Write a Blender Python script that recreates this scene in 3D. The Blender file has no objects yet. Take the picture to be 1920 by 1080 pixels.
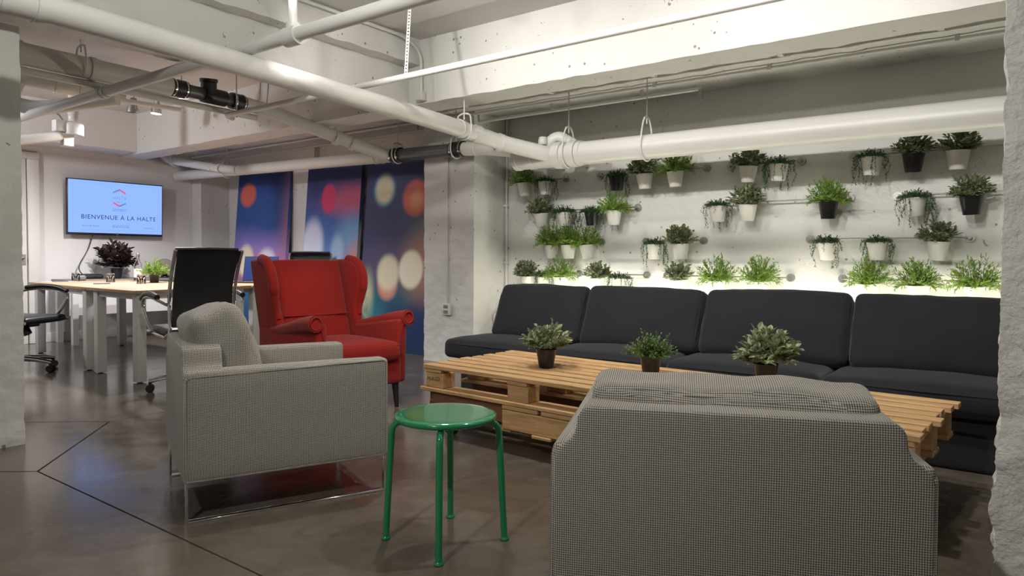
import bpy, bmesh, math, random
from mathutils import Vector, Matrix, noise
random.seed(7)
PI = math.pi
SC = bpy.context.scene
COL = SC.collection

# ------------------------------------------------------------------ camera
cam_d = bpy.data.cameras.new('camera'); cam = bpy.data.objects.new('camera', cam_d); COL.objects.link(cam)
cam_d.sensor_width = 36.0; cam_d.lens = 36.0 * 1314.39 / 1920.0
cam_d.shift_y = -(540 - 521.407) / 1920.0
cam_d.clip_start = 0.05
_r = Vector((0.80156, 0.59789, 0.00466)); _d = Vector((0.02052, -0.01971, -0.99960)); _f = Vector((-0.59756, 0.80133, -0.02807))
cam.matrix_world = Matrix(((_r.x, -_d.x, -_f.x, 0), (_r.y, -_d.y, -_f.y, 0), (_r.z, -_d.z, -_f.z, 1.0), (0, 0, 0, 1)))
SC.camera = cam

# ------------------------------------------------------------------ world, view
w = bpy.data.worlds.new('world'); SC.world = w; w.use_nodes = True
w.node_tree.nodes['Background'].inputs[0].default_value = (1.0, 0.965, 0.92, 1)
w.node_tree.nodes['Background'].inputs[1].default_value = 0.26
SC.view_settings.view_transform = 'Standard'; SC.view_settings.look = 'None'
SC.view_settings.gamma = 1.0; SC.view_settings.use_curve_mapping = False
SC.view_settings.exposure = 0.0

# ------------------------------------------------------------------ lights (lamp bodies are built further down)
def spot(loc, target, energy, color, size, blend=0.6, radius=0.04):
    l = bpy.data.lights.new('spot_light', 'SPOT'); l.energy = energy; l.color = color
    l.spot_size = math.radians(size); l.spot_blend = blend; l.shadow_soft_size = radius
    o = bpy.data.objects.new('spot_light', l); COL.objects.link(o); o.location = loc
    o.rotation_euler = (Vector(target) - Vector(loc)).to_track_quat('-Z', 'Y').to_euler()
    return o
WARM = (1.0, 0.965, 0.90)
# (lamp head, aim, watts, cone)
TRACK = [((-3.05, 2.15, 2.62), (-3.6, 4.9, 1.30), 112, 105), ((-1.85, 2.15, 2.62), (-1.9, 4.9, 1.30), 112, 105), ((-0.75, 2.15, 2.62), (-0.6, 4.9, 1.30), 104, 105)]
DOWN = [((-2.45, 2.70, 2.64), (-2.5, 2.72, 0), 85, 135), ((-0.95, 2.60, 2.64), (-1.0, 2.55, 0), 85, 135), ((-1.75, 0.90, 2.62), (-4.2, 2.4, 1.9), 85, 135), ((-1.0, -0.6, 2.62), (-0.8, 2.2, 0.6), 165, 115)]
FAR = [((-7.12, 3.54, 2.43), (-7.5, 3.2, 0.3), 215, 140), ((-6.38, 3.42, 2.46), (-6.6, 3.2, 0.3), 215, 140)]
for a, b, e, s in TRACK: spot(a, b, e, WARM, s, 0.9)
for a, b, e, s in DOWN: spot(a, b, e, WARM, s, 0.9)
for a, b, e, s in FAR: spot(a, b, e, (1.0, 0.965, 0.965), s, 0.7)

FAR_FILL = ((-7.4, 0.7, 2.50), (-8.4, 3.6, 1.6))   # added fill lamp brightening the meeting area, unseen left of the frame
spot(*FAR_FILL, 150, (0.97, 0.95, 1.0), 140, 0.9, 0.12)

# ------------------------------------------------------------------ materials
def srgb(r, g, b):
    f = lambda c: c / 12.92 if c <= 0.04045 else ((c + 0.055) / 1.055) ** 2.4
    return (f(r / 255), f(g / 255), f(b / 255), 1)
class NT:
    def __init__(s, name):
        s.m = bpy.data.materials.new(name); s.m.use_nodes = True; s.t = s.m.node_tree
        s.b = s.t.nodes['Principled BSDF']
    def n(s, typ, **kw):
        o = s.t.nodes.new(typ)
        for k, v in kw.items():
            if k.startswith('i_'):
                key = k[2:]; key = int(key) if key.isdigit() else key
                s.set(o.inputs[key], v)
            else: setattr(o, k, v)
        return o
    def set(s, inp, v):
        if isinstance(v, bpy.types.NodeSocket): s.t.links.new(v, inp)
        else: inp.default_value = v
    def p(s, name, v): s.set(s.b.inputs[name], v)
    def math(s, op, a, b=0.0, c=None):
        o = s.n('ShaderNodeMath', operation=op); s.set(o.inputs[0], a); s.set(o.inputs[1], b)
        if c is not None: s.set(o.inputs[2], c)
        return o.outputs[0]
    def mix(s, fac, a, b):
        o = s.n('ShaderNodeMix', data_type='RGBA'); s.set(o.inputs[0], fac); s.set(o.inputs[6], a); s.set(o.inputs[7], b)
        return o.outputs[2]
    def ramp(s, fac, stops):
        o = s.n('ShaderNodeValToRGB'); s.set(o.inputs[0], fac); e = o.color_ramp.elements
        while len(e) < len(stops): e.new(0.5)
        for x, (pos, col) in zip(e, stops):
            x.position = pos; x.color = col if len(col) == 4 else (*col, 1)
        return o.outputs[0]
    def noise(s, scale, detail=4, rough=0.55, vec=None, dist=0.0):
        o = s.n('ShaderNodeTexNoise'); o.inputs['Scale'].default_value = scale; o.inputs['Detail'].default_value = detail
        o.inputs['Roughness'].default_value = rough; o.inputs['Distortion'].default_value = dist
        if vec is not None: s.set(o.inputs['Vector'], vec)
        return o.outputs[0]
    def coord(s, which='Object', scale=None):
        c = s.n('ShaderNodeTexCoord').outputs[which]
        if scale is None: return c
        o = s.n('ShaderNodeMapping'); s.set(o.inputs[0], c); o.inputs[3].default_value = scale
        return o.outputs[0]
    def bump(s, h, strength=0.3, dist=0.01):
        o = s.n('ShaderNodeBump'); o.inputs['Strength'].default_value = strength; o.inputs['Distance'].default_value = dist
        s.set(o.inputs['Height'], h); s.p('Normal', o.outputs[0])
def simple(name, col, rough=0.5, metal=0.0, **kw):
    t = NT(name); t.p('Base Color', col if len(col) == 4 else (*col, 1)); t.p('Roughness', rough); t.p('Metallic', metal)
    for k, v in kw.items(): t.p(k, v)
    return t.m
MAT = {}
def painted(name, col, pit=0.0, bump=0.35, rough=0.5, scale=1.0, ridge=0.0):
    t = NT(name); c = t.coord('Object')
    big = t.noise(1.3 * scale, 3, 0.5, c); fine = t.noise(26 * scale, 5, 0.6, c); mid = t.noise(6 * scale, 4, 0.6, c)
    base = t.mix(big, tuple(x * 0.90 for x in col[:3]) + (1,), tuple(min(1, x * 1.07) for x in col[:3]) + (1,))
    v = t.n('ShaderNodeTexVoronoi'); v.inputs['Scale'].default_value = 11 * scale; t.set(v.inputs['Vector'], c)
    gate = t.math('GREATER_THAN', t.noise(2.1 * scale, 2, 0.5, c), 0.60 - pit * 0.1)
    dot = t.math('MULTIPLY', t.math('LESS_THAN', v.outputs['Distance'], 0.055 + 0.05 * pit), gate)
    # chipped paint: small ragged flakes where a stretched noise peaks
    chip = t.math('MULTIPLY', t.math('GREATER_THAN', t.noise(17 * scale, 6, 0.7, c, 1.0), 0.70 - 0.045 * pit), t.math('GREATER_THAN', t.noise(1.7 * scale, 2, 0.5, c), 0.52))
    marks = t.math('MAXIMUM', dot, chip)
    t.p('Base Color', t.mix(t.math('MULTIPLY', marks, min(1, 0.75 * pit)), base, (0.09, 0.085, 0.075, 1)))
    t.p('Roughness', rough)
    if ridge:
        zz = t.n('ShaderNodeSeparateXYZ'); t.set(zz.inputs[0], c)
        fr = t.math('FRACT', t.math('ADD', t.math('DIVIDE', zz.outputs[2], 0.335), t.math('MULTIPLY', t.noise(3.0, 3, 0.6, c), 0.05)))
        rd = t.math('MULTIPLY', t.math('LESS_THAN', fr, 0.030), t.math('GREATER_THAN', t.noise(1.2, 2, 0.5, c), 0.42))
        mid = t.math('ADD', mid, t.math('MULTIPLY', rd, ridge))
    h = t.math('SUBTRACT', t.math('ADD', t.math('MULTIPLY', fine, 0.25), mid), t.math('MULTIPLY', marks, 0.8 * pit))
    t.bump(h, bump, 0.02)
    return t.m
WALLC = (0.66, 0.655, 0.63, 1)
MAT['wall'] = painted('white_painted_concrete', WALLC, 0.9, 0.55, 0.45, 1.0, 0.5)
MAT['wall_smooth'] = painted('white_painted_plaster', (0.70, 0.685, 0.67, 1), 0.0, 0.08)
MAT['ceil'] = painted('white_painted_ceiling', (0.63, 0.62, 0.60, 1), 0.25, 0.25)
MAT['beam'] = painted('chipped_painted_beam', WALLC, 1.0, 0.30)
MAT['rough'] = painted('rough_painted_plaster', (0.66, 0.645, 0.615, 1), 0.45, 1.0, 0.55, 2.2)
MAT['pillar'] = painted('pitted_painted_pillar', (0.62, 0.615, 0.58, 1), 1.0, 0.45)
MAT['pipe'] = painted('white_painted_pipe', (0.68, 0.675, 0.65, 1), 0.0, 0.10, 0.38)
MAT['trim'] = simple('white_trim', (0.68, 0.66, 0.63), 0.45)
MAT['conduit'] = simple('painted_conduit', (0.62, 0.61, 0.58), 0.4)
MAT['steel'] = simple('brushed_steel', (0.36, 0.355, 0.34), 0.42, 0.85)
MAT['chrome'] = simple('chrome', (0.72, 0.72, 0.72), 0.09, 1.0)
MAT['abs'] = simple('grey_plastic_pipe', (0.085, 0.09, 0.10), 0.35)
MAT['rubber'] = simple('black_rubber', (0.012, 0.012, 0.013), 0.45)
MAT['black'] = simple('black_plastic', (0.012, 0.012, 0.013), 0.35)
MAT['leather'] = simple('black_leather', (0.010, 0.010, 0.011), 0.38)
MAT['mesh'] = simple('black_mesh_fabric', (0.007, 0.007, 0.009), 0.75)
MAT['white_pot'] = simple('white_pot', (0.70, 0.685, 0.63), 0.35)
MAT['black_pot'] = simple('black_pot', (0.014, 0.014, 0.016), 0.28)
MAT['soil'] = simple('soil', (0.03, 0.022, 0.015), 0.9)
MAT['green_paint'] = simple('green_lacquer', srgb(22, 122, 76), 0.16, 0, **{'Coat Weight': 0.8, 'Coat Roughness': 0.05})
MAT['dark_wood'] = simple('dark_stained_wood', (0.018, 0.012, 0.010), 0.4)
MAT['white_metal'] = simple('white_steel', (0.62, 0.61, 0.585), 0.4)
MAT['grey_lam'] = simple('grey_laminate', (0.22, 0.215, 0.215), 0.5)
MAT['joint'] = simple('dark_floor_joint', (0.02, 0.017, 0.014), 0.9)
def glass(name, col=(1, 1, 1, 1), rough=0.0, ior=1.45):
    return simple(name, col, rough, 0, **{'Transmission Weight': 1.0, 'IOR': ior})
MAT['glass'] = glass('clear_glass', (0.97, 0.98, 1, 1))
MAT['smoke'] = glass('smoked_glass', (0.80, 0.75, 0.70, 1), 0.0, 1.08)
def emit(name, col, strength):
    t = NT(name); t.p('Base Color', (0, 0, 0, 1)); t.p('Emission Color', col if len(col) == 4 else (*col, 1)); t.p('Emission Strength', strength); t.p('Roughness', 0.3)
    return t.m
MAT['lamp_glow'] = emit('lit_lamp_face', (1, 0.93, 0.86), 25)
MAT['lamp_glow_warm'] = emit('lit_track_lamp_face', (1, 0.965, 0.90), 12)
MAT['tube'] = emit('lit_fluorescent_tube', (1.0, 0.96, 0.78), 90)

def floor_mat():
    t = NT('polished_concrete'); c = t.coord('Object')
    a = t.noise(0.9, 6, 0.6, c, 0.6); b = t.noise(5.5, 6, 0.65, c, 0.8); d = t.noise(45, 3, 0.6, c)
    k = t.math('ADD', t.math('MULTIPLY', a, 0.6), t.math('MULTIPLY', b, 0.4))
    col = t.ramp(k, [(0.33, (0.070, 0.057, 0.045)), (0.5, (0.112, 0.093, 0.074)), (0.68, (0.170, 0.145, 0.117))])
    t.p('Base Color', col)
    t.p('Roughness', t.math('ADD', t.math('MULTIPLY', b, 0.16), 0.10))
    t.p('Specular IOR Level', 0.55)
    t.bump(t.math('ADD', t.math('MULTIPLY', d, 0.15), b), 0.035, 0.01)
    return t.m
MAT['floor'] = floor_mat()

def wood_mat(name, c0, c1, c2):
    t = NT(name); c = t.coord('Object', (1.2, 14, 14))
    oi = t.n('ShaderNodeObjectInfo').outputs['Random']
    v = t.n('ShaderNodeVectorMath', operation='ADD'); t.set(v.inputs[0], c)
    cb = t.n('ShaderNodeCombineXYZ'); t.set(cb.inputs[0], t.math('MULTIPLY', oi, 37.0)); t.set(cb.inputs[1], t.math('MULTIPLY', oi, 91.0)); t.set(v.inputs[1], cb.outputs[0])
    g = t.noise(2.4, 6, 0.65, v.outputs[0], 1.2); kn = t.n('ShaderNodeTexVoronoi'); kn.inputs['Scale'].default_value = 0.9; t.set(kn.inputs['Vector'], v.outputs[0])
    col = t.ramp(g, [(0.28, c0), (0.5, c1), (0.72, c2)])
    tint = t.mix(t.math('MULTIPLY', oi, 0.35), col, tuple(x * 0.62 for x in c1) + (1,))
    knot = t.math('LESS_THAN', kn.outputs['Distance'], 0.09)
    t.p('Base Color', t.mix(t.math('MULTIPLY', knot, 0.6), tint, (*[x * 0.25 for x in c0], 1)))
    t.p('Roughness', 0.6); t.bump(g, 0.15, 0.004)
    return t.m
MAT['pallet'] = wood_mat('pallet_wood', (0.30, 0.165, 0.070), (0.52, 0.315, 0.145), (0.68, 0.46, 0.235))
MAT['pallet_red'] = wood_mat('reddish_pallet_wood', (0.10, 0.042, 0.020), (0.19, 0.085, 0.040), (0.26, 0.13, 0.06))
MAT['tabletop'] = wood_mat('beech_laminate', (0.40, 0.24, 0.14), (0.50, 0.33, 0.20), (0.57, 0.39, 0.25))

def houndstooth():
    t = NT('houndstooth_fabric'); uv = t.n('ShaderNodeTexCoord').outputs['UV']
    sp = t.n('ShaderNodeSeparateXYZ'); t.set(sp.inputs[0], uv)
    P = 0.0052
    # woven check with small teeth: light squares, dark squares and two-tone crossing threads
    wob = t.noise(7, 2, 0.5, uv)
    x = t.math('DIVIDE', t.math('ADD', sp.outputs[0], t.math('MULTIPLY', wob, 0.006)), P); y = t.math('DIVIDE', t.math('ADD', sp.outputs[1], t.math('MULTIPLY', wob, 0.006)), P)
    fx = t.math('LESS_THAN', t.math('FRACT', x), 0.5); fy = t.math('LESS_THAN', t.math('FRACT', y), 0.5)
    tw = t.math('LESS_THAN', t.math('FRACT', t.math('MULTIPLY', t.math('ADD', x, y), 2.0)), 0.5)
    same = t.math('COMPARE', fx, fy, 0.1)
    pat = t.math('ADD', t.math('MULTIPLY', same, fx), t.math('MULTIPLY', t.math('SUBTRACT', 1.0, same), tw))
    slub = t.noise(3.5, 5, 0.7, t.coord('UV', (8, 60, 1)))
    light = t.mix(slub, (0.36, 0.335, 0.290, 1), (0.54, 0.51, 0.45, 1)); dark = (0.022, 0.021, 0.022, 1)
    t.p('Base Color', t.mix(pat, dark, light)); t.p('Roughness', 0.9); t.p('Specular IOR Level', 0.2); t.p('Sheen Weight', 0.15)
    t.bump(pat, 0.25, 0.001)
    return t.m
MAT['hound'] = houndstooth()
def fabric(name, col, col2, scale=90, bump=0.12):
    t = NT(name); c = t.coord('Object'); n1 = t.noise(scale, 3, 0.6, c); n2 = t.noise(4, 3, 0.5, c)
    t.p('Base Color', t.mix(t.math('ADD', t.math('MULTIPLY', n1, 0.4), t.math('MULTIPLY', n2, 0.6)), (*col, 1), (*col2, 1)))
    t.p('Roughness', 0.85); t.p('Specular IOR Level', 0.25); t.p('Sheen Weight', 0.12)
    t.bump(n1, bump, 0.003)
    return t.m
MAT['red'] = fabric('red_upholstery', (0.21, 0.007, 0.005), (0.30, 0.012, 0.008))
MAT['navy'] = fabric('charcoal_sofa_fabric', (0.0070, 0.0075, 0.0102), (0.0115, 0.0122, 0.0165))
MAT['navy_dark'] = simple('black_sofa_base', (0.008, 0.008, 0.010), 0.8)

def leaf_mat(name, a, b, rough=0.5):
    t = NT(name); c = t.coord('Object'); n = t.noise(38, 2, 0.5, c)
    t.p('Base Color', t.mix(t.ramp(n, [(0.35, (0, 0, 0)), (0.65, (1, 1, 1))]), (*a, 1), (*b, 1))); t.p('Roughness', rough)
    tr = t.n('ShaderNodeBsdfTranslucent'); t.set(tr.inputs[0], (*b, 1))
    ms = t.n('ShaderNodeMixShader'); ms.inputs[0].default_value = 0.25
    t.t.links.new(t.b.outputs[0], ms.inputs[1]); t.t.links.new(tr.outputs[0], ms.inputs[2])
    t.t.links.new(ms.outputs[0], t.t.nodes['Material Output'].inputs[0])
    return t.m
MAT['leaf_g'] = leaf_mat('bright_green_leaf', (0.085, 0.175, 0.018), (0.28, 0.43, 0.07))
MAT['leaf_s'] = leaf_mat('grey_green_leaf', (0.12, 0.155, 0.075), (0.31, 0.35, 0.20))
MAT['leaf_t'] = leaf_mat('dark_green_leaf', (0.018, 0.055, 0.022), (0.075, 0.155, 0.065))
MAT['leaf_y'] = leaf_mat('thyme_green_leaf', (0.05, 0.10, 0.02), (0.13, 0.22, 0.06))
MAT['leaf_d'] = leaf_mat('dark_purple_leaf', (0.020, 0.011, 0.012), (0.06, 0.032, 0.032))

def bokeh(name, stops, blobs):
    """printed out-of-focus lights; UV in metres on the print, v up"""
    t = NT(name); uv = t.n('ShaderNodeTexCoord').outputs['UV']; sp = t.n('ShaderNodeSeparateXYZ'); t.set(sp.inputs[0], uv)
    warp = t.noise(1.6, 2, 0.5, uv)
    v = t.math('ADD', t.math('DIVIDE', sp.outputs[1], 2.1), t.math('MULTIPLY', t.math('SUBTRACT', warp, 0.5), 0.22))
    col = t.ramp(v, stops)
    for (u0, v0, ru, rv, soft, c, k) in blobs:
        dx = t.math('DIVIDE', t.math('SUBTRACT', sp.outputs[0], u0), ru); dy = t.math('DIVIDE', t.math('SUBTRACT', sp.outputs[1], v0), rv)
        r = t.math('SQRT', t.math('ADD', t.math('MULTIPLY', dx, dx), t.math('MULTIPLY', dy, dy)))
        mr = t.n('ShaderNodeMapRange', interpolation_type='SMOOTHSTEP'); t.set(mr.inputs[0], r)
        mr.inputs[1].default_value = 1 + soft; mr.inputs[2].default_value = 1 - soft; mr.inputs[3].default_value = 0; mr.inputs[4].default_value = k
        col = t.mix(mr.outputs[0], col, (*c, 1))
    t.p('Base Color', col); t.p('Roughness', 0.45)
    return t.m
NV = (0.012, 0.022, 0.10); BL = (0.03, 0.09, 0.33); TE = (0.012, 0.05, 0.11)
MAT['print1'] = bokeh('printed_lights_a', [(0.0, TE), (0.28, (0.03, 0.12, 0.26)), (0.40, (0.55, 0.20, 0.28)), (0.52, (0.30, 0.20, 0.55)), (0.68, BL), (0.86, BL), (1.0, NV)],
    [(0.24, 1.82, 0.17, 0.15, 0.25, (0.78, 0.16, 0.09), 0.95), (0.28, 0.96, 0.17, 0.20, 0.25, (0.85, 0.74, 0.56), 1), (0.74, 0.92, 0.19, 0.19, 0.3, (0.72, 0.72, 0.85), 1), (1.15, 1.35, 0.16, 0.7, 0.8, (0.35, 0.12, 0.10), 0.6)])
MAT['print2'] = bokeh('printed_lights_b', [(0.0, TE), (0.25, (0.03, 0.10, 0.22)), (0.45, (0.10, 0.20, 0.45)), (0.68, (0.04, 0.11, 0.36)), (0.80, (0.06, 0.06, 0.24)), (0.93, NV), (1.0, NV)],
    [(0.85, 1.66, 0.42, 0.17, 0.7, (0.52, 0.09, 0.16), 0.85), (0.42, 1.70, 0.13, 0.17, 0.2, (0.62, 0.03, 0.12), 0.9), (0.16, 1.12, 0.20, 0.33, 0.3, (0.62, 0.64, 0.80), 0.95), (0.90, 1.28, 0.26, 0.22, 0.7, (0.20, 0.40, 0.66), 0.7), (0.62, 1.08, 0.11, 0.18, 0.5, (0.40, 0.52, 0.70), 0.7), (1.0, 0.92, 0.22, 0.25, 0.6, (0.6, 0.22, 0.14), 0.8)])
MAT['print3'] = bokeh('printed_lights_c', [(0.0, (0.008, 0.03, 0.09)), (0.20, (0.012, 0.03, 0.11)), (0.30, (0.02, 0.10, 0.15)), (0.42, (0.09, 0.07, 0.14)), (0.60, (0.035, 0.035, 0.12)), (0.85, (0.035, 0.04, 0.13)), (1.0, NV)],
    [(0.98, 1.25, 0.25, 0.30, 0.8, (0.07, 0.13, 0.12), 0.6), (0.95, 0.92, 0.30, 0.34, 0.6, (0.45, 0.20, 0.12), 0.75), (0.29, 1.75, 0.165, 0.18, 0.25, (0.10, 0.36, 0.44), 0.8), (0.29, 1.75, 0.135, 0.15, 0.3, (0.66, 0.62, 0.44), 1), (0.77, 1.64, 0.185, 0.19, 0.2, (0.62, 0.12, 0.08), 0.9), (0.79, 1.62, 0.10, 0.10, 0.5, (0.66, 0.30, 0.15), 0.7),
     (0.42, 0.72, 0.15, 0.17, 0.25, (0.62, 0.27, 0.20), 0.9), (0.42, 0.84, 0.165, 0.19, 0.25, (0.70, 0.64, 0.46), 0.95), (0.76, 0.88, 0.175, 0.20, 0.18, (0.80, 0.74, 0.58), 1), (0.10, 0.50, 0.10, 0.30, 0.6, (0.55, 0.52, 0.32), 0.85), (0.22, 0.38, 0.22, 0.16, 0.7, (0.02, 0.20, 0.22), 0.6), (1.06, 1.95, 0.10, 0.25, 0.7, (0.35, 0.08, 0.06), 0.7)])
MAT['screen'] = emit('lit_screen_blue', srgb(140, 178, 255), 1.15)
MAT['screen_ink'] = emit('screen_dark_lettering', srgb(36, 52, 100), 0.6)
MAT['screen_soft'] = emit('screen_pale_lines', srgb(112, 145, 222), 0.9)
MAT['screen_red'] = emit('screen_red_mark', srgb(232, 96, 140), 1.0)
MAT['laptop_screen'] = emit('laptop_blue_screen', srgb(36, 76, 165), 0.6)

# ------------------------------------------------------------------ mesh helpers
def tag(o, label=None, cat=None, group=None, kind=None):
    if label: o['label'] = label
    if cat: o['category'] = cat
    if group: o['group'] = group
    if kind: o['kind'] = kind
    return o
def empty(name, loc=(0, 0, 0), rz=0.0, label=None, cat=None, group=None):
    o = bpy.data.objects.new(name, None); COL.objects.link(o); o.location = loc; o.rotation_euler = (0, 0, rz); o.empty_display_size = 0.1
    return tag(o, label, cat, group)
class MB:
    def __init__(s): s.v = []; s.f = []; s.sm = []
    def add(s, verts, faces, smooth=False):
        n = len(s.v); s.v += [tuple(v) for v in verts]; s.f += [tuple(i + n for i in f) for f in faces]; s.sm += [smooth] * len(faces); return s
    def box(s, x0, x1, y0, y1, z0, z1):
        return s.add([(x0, y0, z0), (x1, y0, z0), (x1, y1, z0), (x0, y1, z0), (x0, y0, z1), (x1, y0, z1), (x1, y1, z1), (x0, y1, z1)],
                     [(0, 3, 2, 1), (4, 5, 6, 7), (0, 1, 5, 4), (1, 2, 6, 5), (2, 3, 7, 6), (3, 0, 4, 7)])
    def rbox(s, x0, x1, y0, y1, z0, z1, r=0.02, n=5, puff=(0, 0, 0), wr=0.0, seed=0.0):
        """rounded box; puff bulges each pair of faces, wr wrinkles"""
        c = Vector(((x0 + x1) / 2, (y0 + y1) / 2, (z0 + z1) / 2)); h = Vector(((x1 - x0) / 2, (y1 - y0) / 2, (z1 - z0) / 2))
        r = min(r, h.x * 0.999, h.y * 0.999, h.z * 0.999)
        def params(half):
            k = [-1.0]; a = r / half
            for i in range(1, 3): k.append(-1 + a * (1 - math.cos(i / 3 * PI / 2)))
            for i in range(n + 1): k.append(-1 + a + (2 - 2 * a) * i / n)
            for i in (2, 1): k.append(1 - a * (1 - math.cos(i / 3 * PI / 2)))
            k.append(1.0); return k
        ks = [params(h.x), params(h.y), params(h.z)]
        verts = []; faces = []; idx = {}
        def vid(p):
            key = tuple(round(q, 5) for q in p)
            if key in idx: return idx[key]
            q = Vector((p[0] * h.x, p[1] * h.y, p[2] * h.z))
            inn = Vector([max(-h[i] + r, min(h[i] - r, q[i])) for i in range(3)])
            dvec = q - inn
            if dvec.length > 1e-9: q = inn + dvec.normalized() * r
            u = [max(0.0, 1 - p[i] ** 2) for i in range(3)]
            q.x += math.copysign(1, p[0]) * puff[0] * u[1] * u[2] * min(1, abs(p[0])) if puff[0] else 0
            q.y += p[1] * puff[1] * u[0] * u[2] if puff[1] else 0
            q.z += p[2] * puff[2] * u[0] * u[1] if puff[2] else 0
            if wr:
                nv = noise.noise_vector(Vector((q.x * 9 + seed, q.y * 9, q.z * 9))); q += nv * wr
                q += noise.noise_vector(Vector((q.x * 3.2 + seed, q.y * 3.2 + 5, q.z * 3.2))) * wr
            verts.append(tuple(q + c)); idx[key] = len(verts) - 1; return idx[key]
        for ax in range(3):
            b, cc = (ax + 1) % 3, (ax + 2) % 3
            for sgn in (-1, 1):
                for i in range(len(ks[b]) - 1):
                    for j in range(len(ks[cc]) - 1):
                        q = []
                        for (di, dj) in ((0, 0), (1, 0), (1, 1), (0, 1)):
                            p = [0, 0, 0]; p[ax] = sgn; p[b] = ks[b][i + di]; p[cc] = ks[cc][j + dj]; q.append(vid(p))
                        if sgn < 0: q.reverse()
                        if len(set(q)) == 4: faces.append(tuple(q))
        return s.add(verts, faces, True)
    def tube(s, pts, r, seg=12, caps=True, smooth=True, closed=False):
        pts = [Vector(p) for p in pts]; n = len(pts); rr = r if isinstance(r, (list, tuple)) else [r] * n
        up = None; rings = []
        for i in range(n):
            if closed: d = (pts[(i + 1) % n] - pts[i - 1]).normalized()
            else: d = ((pts[min(i + 1, n - 1)] - pts[i]).normalized() + (pts[i] - pts[max(i - 1, 0)]).normalized()).normalized()
            if up is None:
                up = Vector((0, 0, 1)) if abs(d.z) < 0.9 else Vector((1, 0, 0))
            a = (up - d * up.dot(d)).normalized(); up = a; b = d.cross(a)
            rings.append([pts[i] + (a * math.cos(2 * PI * k / seg) + b * math.sin(2 * PI * k / seg)) * rr[i] for k in range(seg)])
        v = [p for ring in rings for p in ring]; f = []
        m = n if closed else n - 1
        for i in range(m):
            i2 = (i + 1) % n
            for k in range(seg):
                k2 = (k + 1) % seg; f.append((i * seg + k, i2 * seg + k, i2 * seg + k2, i * seg + k2)[::-1] if False else (i * seg + k, i * seg + k2, i2 * seg + k2, i2 * seg + k))
        s.add(v, f, smooth)
        if caps and not closed:
            s.add(rings[0], [tuple(range(seg))[::-1]], False); s.add(rings[-1], [tuple(range(seg))], False)
        return s
    def cyl(s, a, b, r, seg=16, r2=None): return s.tube([a, b], [r, r if r2 is None else r2], seg)
    def lathe(s, prof, seg=20, c=(0, 0, 0), cap0=False, cap1=False):
        v = []; f = []; n = len(prof)
        for (r, z) in prof:
            for k in range(seg): v.append((c[0] + r * math.cos(2 * PI * k / seg), c[1] + r * math.sin(2 * PI * k / seg), c[2] + z))
        for i in range(n - 1):
            for k in range(seg):
                k2 = (k + 1) % seg; f.append((i * seg + k, i * seg + k2, (i + 1) * seg + k2, (i + 1) * seg + k))
        s.add(v, f, True)
        if cap0: s.add(v[:seg], [tuple(range(seg))[::-1]], False)
        if cap1: s.add(v[-seg:], [tuple(range(seg))], False)
        return s
    def prism(s, poly, z0, z1):
        n = len(poly)
        v = [(x, y, z0) for x, y in poly] + [(x, y, z1) for x, y in poly]
        return s.add(v, [tuple(range(n))[::-1], tuple(range(n, 2 * n))] + [(i, (i + 1) % n, n + (i + 1) % n, n + i) for i in range(n)])
    def xf(s, M):
        s.v = [tuple(M @ Vector(p)) for p in s.v]; return s
    def mesh(s, name, mat, uv=False, bevel=0.0, bseg=2):
        me = bpy.data.meshes.new(name); me.from_pydata(s.v, [], s.f); me.update()
        me.polygons.foreach_set('use_smooth', s.sm)
        if bevel:
            bm = bmesh.new(); bm.from_mesh(me); bmesh.ops.remove_doubles(bm, verts=bm.verts, dist=1e-5)
            ed = [e for e in bm.edges if len(e.link_faces) == 2 and e.calc_face_angle(0) > 0.5]
            bmesh.ops.bevel(bm, geom=ed, offset=bevel, segments=bseg, profile=0.5, affect='EDGES', clamp_overlap=True)
            for f in bm.faces: f.smooth = bseg > 1
            bm.to_mesh(me); bm.free()
        if uv:
            ul = me.uv_layers.new(name='UVMap')
            for p in me.polygons:
                n = p.normal; ax = max(range(3), key=lambda i: abs(n[i]))
                for li in p.loop_indices:
                    co = me.vertices[me.loops[li].vertex_index].co
                    ul.data[li].uv = ((co.y, co.z) if ax == 0 else (co.x, co.z) if ax == 1 else (co.x, co.y))
        if mat: me.materials.append(MAT[mat] if isinstance(mat, str) else mat)
        return me
    def build(s, name, mat, parent=None, uv=False, bevel=0.0, bseg=2):
        return link(name, s.mesh(name, mat, uv, bevel, bseg), parent)
def link(name, me, parent=None):
    o = bpy.data.objects.new(name, me); COL.objects.link(o)
    if parent is not None: o.parent = parent
    return o
def struct(o): o['kind'] = 'structure'; return o
def fillet(pts, R, n=6):
    pts = [Vector(p) for p in pts]; out = [pts[0]]
    for i in range(1, len(pts) - 1):
        a, b, c = pts[i - 1], pts[i], pts[i + 1]; d1 = (a - b); d2 = (c - b); q = min(R, d1.length * 0.49, d2.length * 0.49)
        p0 = b + d1.normalized() * q; p1 = b + d2.normalized() * q
        for k in range(n + 1):
            t = k / n; out.append(p0 * (1 - t) ** 2 + b * 2 * t * (1 - t) + p1 * t * t)
    out.append(pts[-1]); return out
def copy_tree(o, parent=None):
    c = o.copy(); COL.objects.link(c); c.parent = parent
    for ch in list(o.children):
        copy_tree(ch, c)
    return c
def text_mesh(body, size, spacing=1.0):
    cu = bpy.data.curves.new('lettering', 'FONT'); cu.body = body; cu.size = size; cu.align_x = 'CENTER'; cu.align_y = 'CENTER'; cu.space_character = spacing
    o = bpy.data.objects.new('lettering', cu); COL.objects.link(o)
    dg = bpy.context.evaluated_depsgraph_get(); me = bpy.data.meshes.new_from_object(o.evaluated_get(dg))
    bpy.data.objects.remove(o); return me

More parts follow.
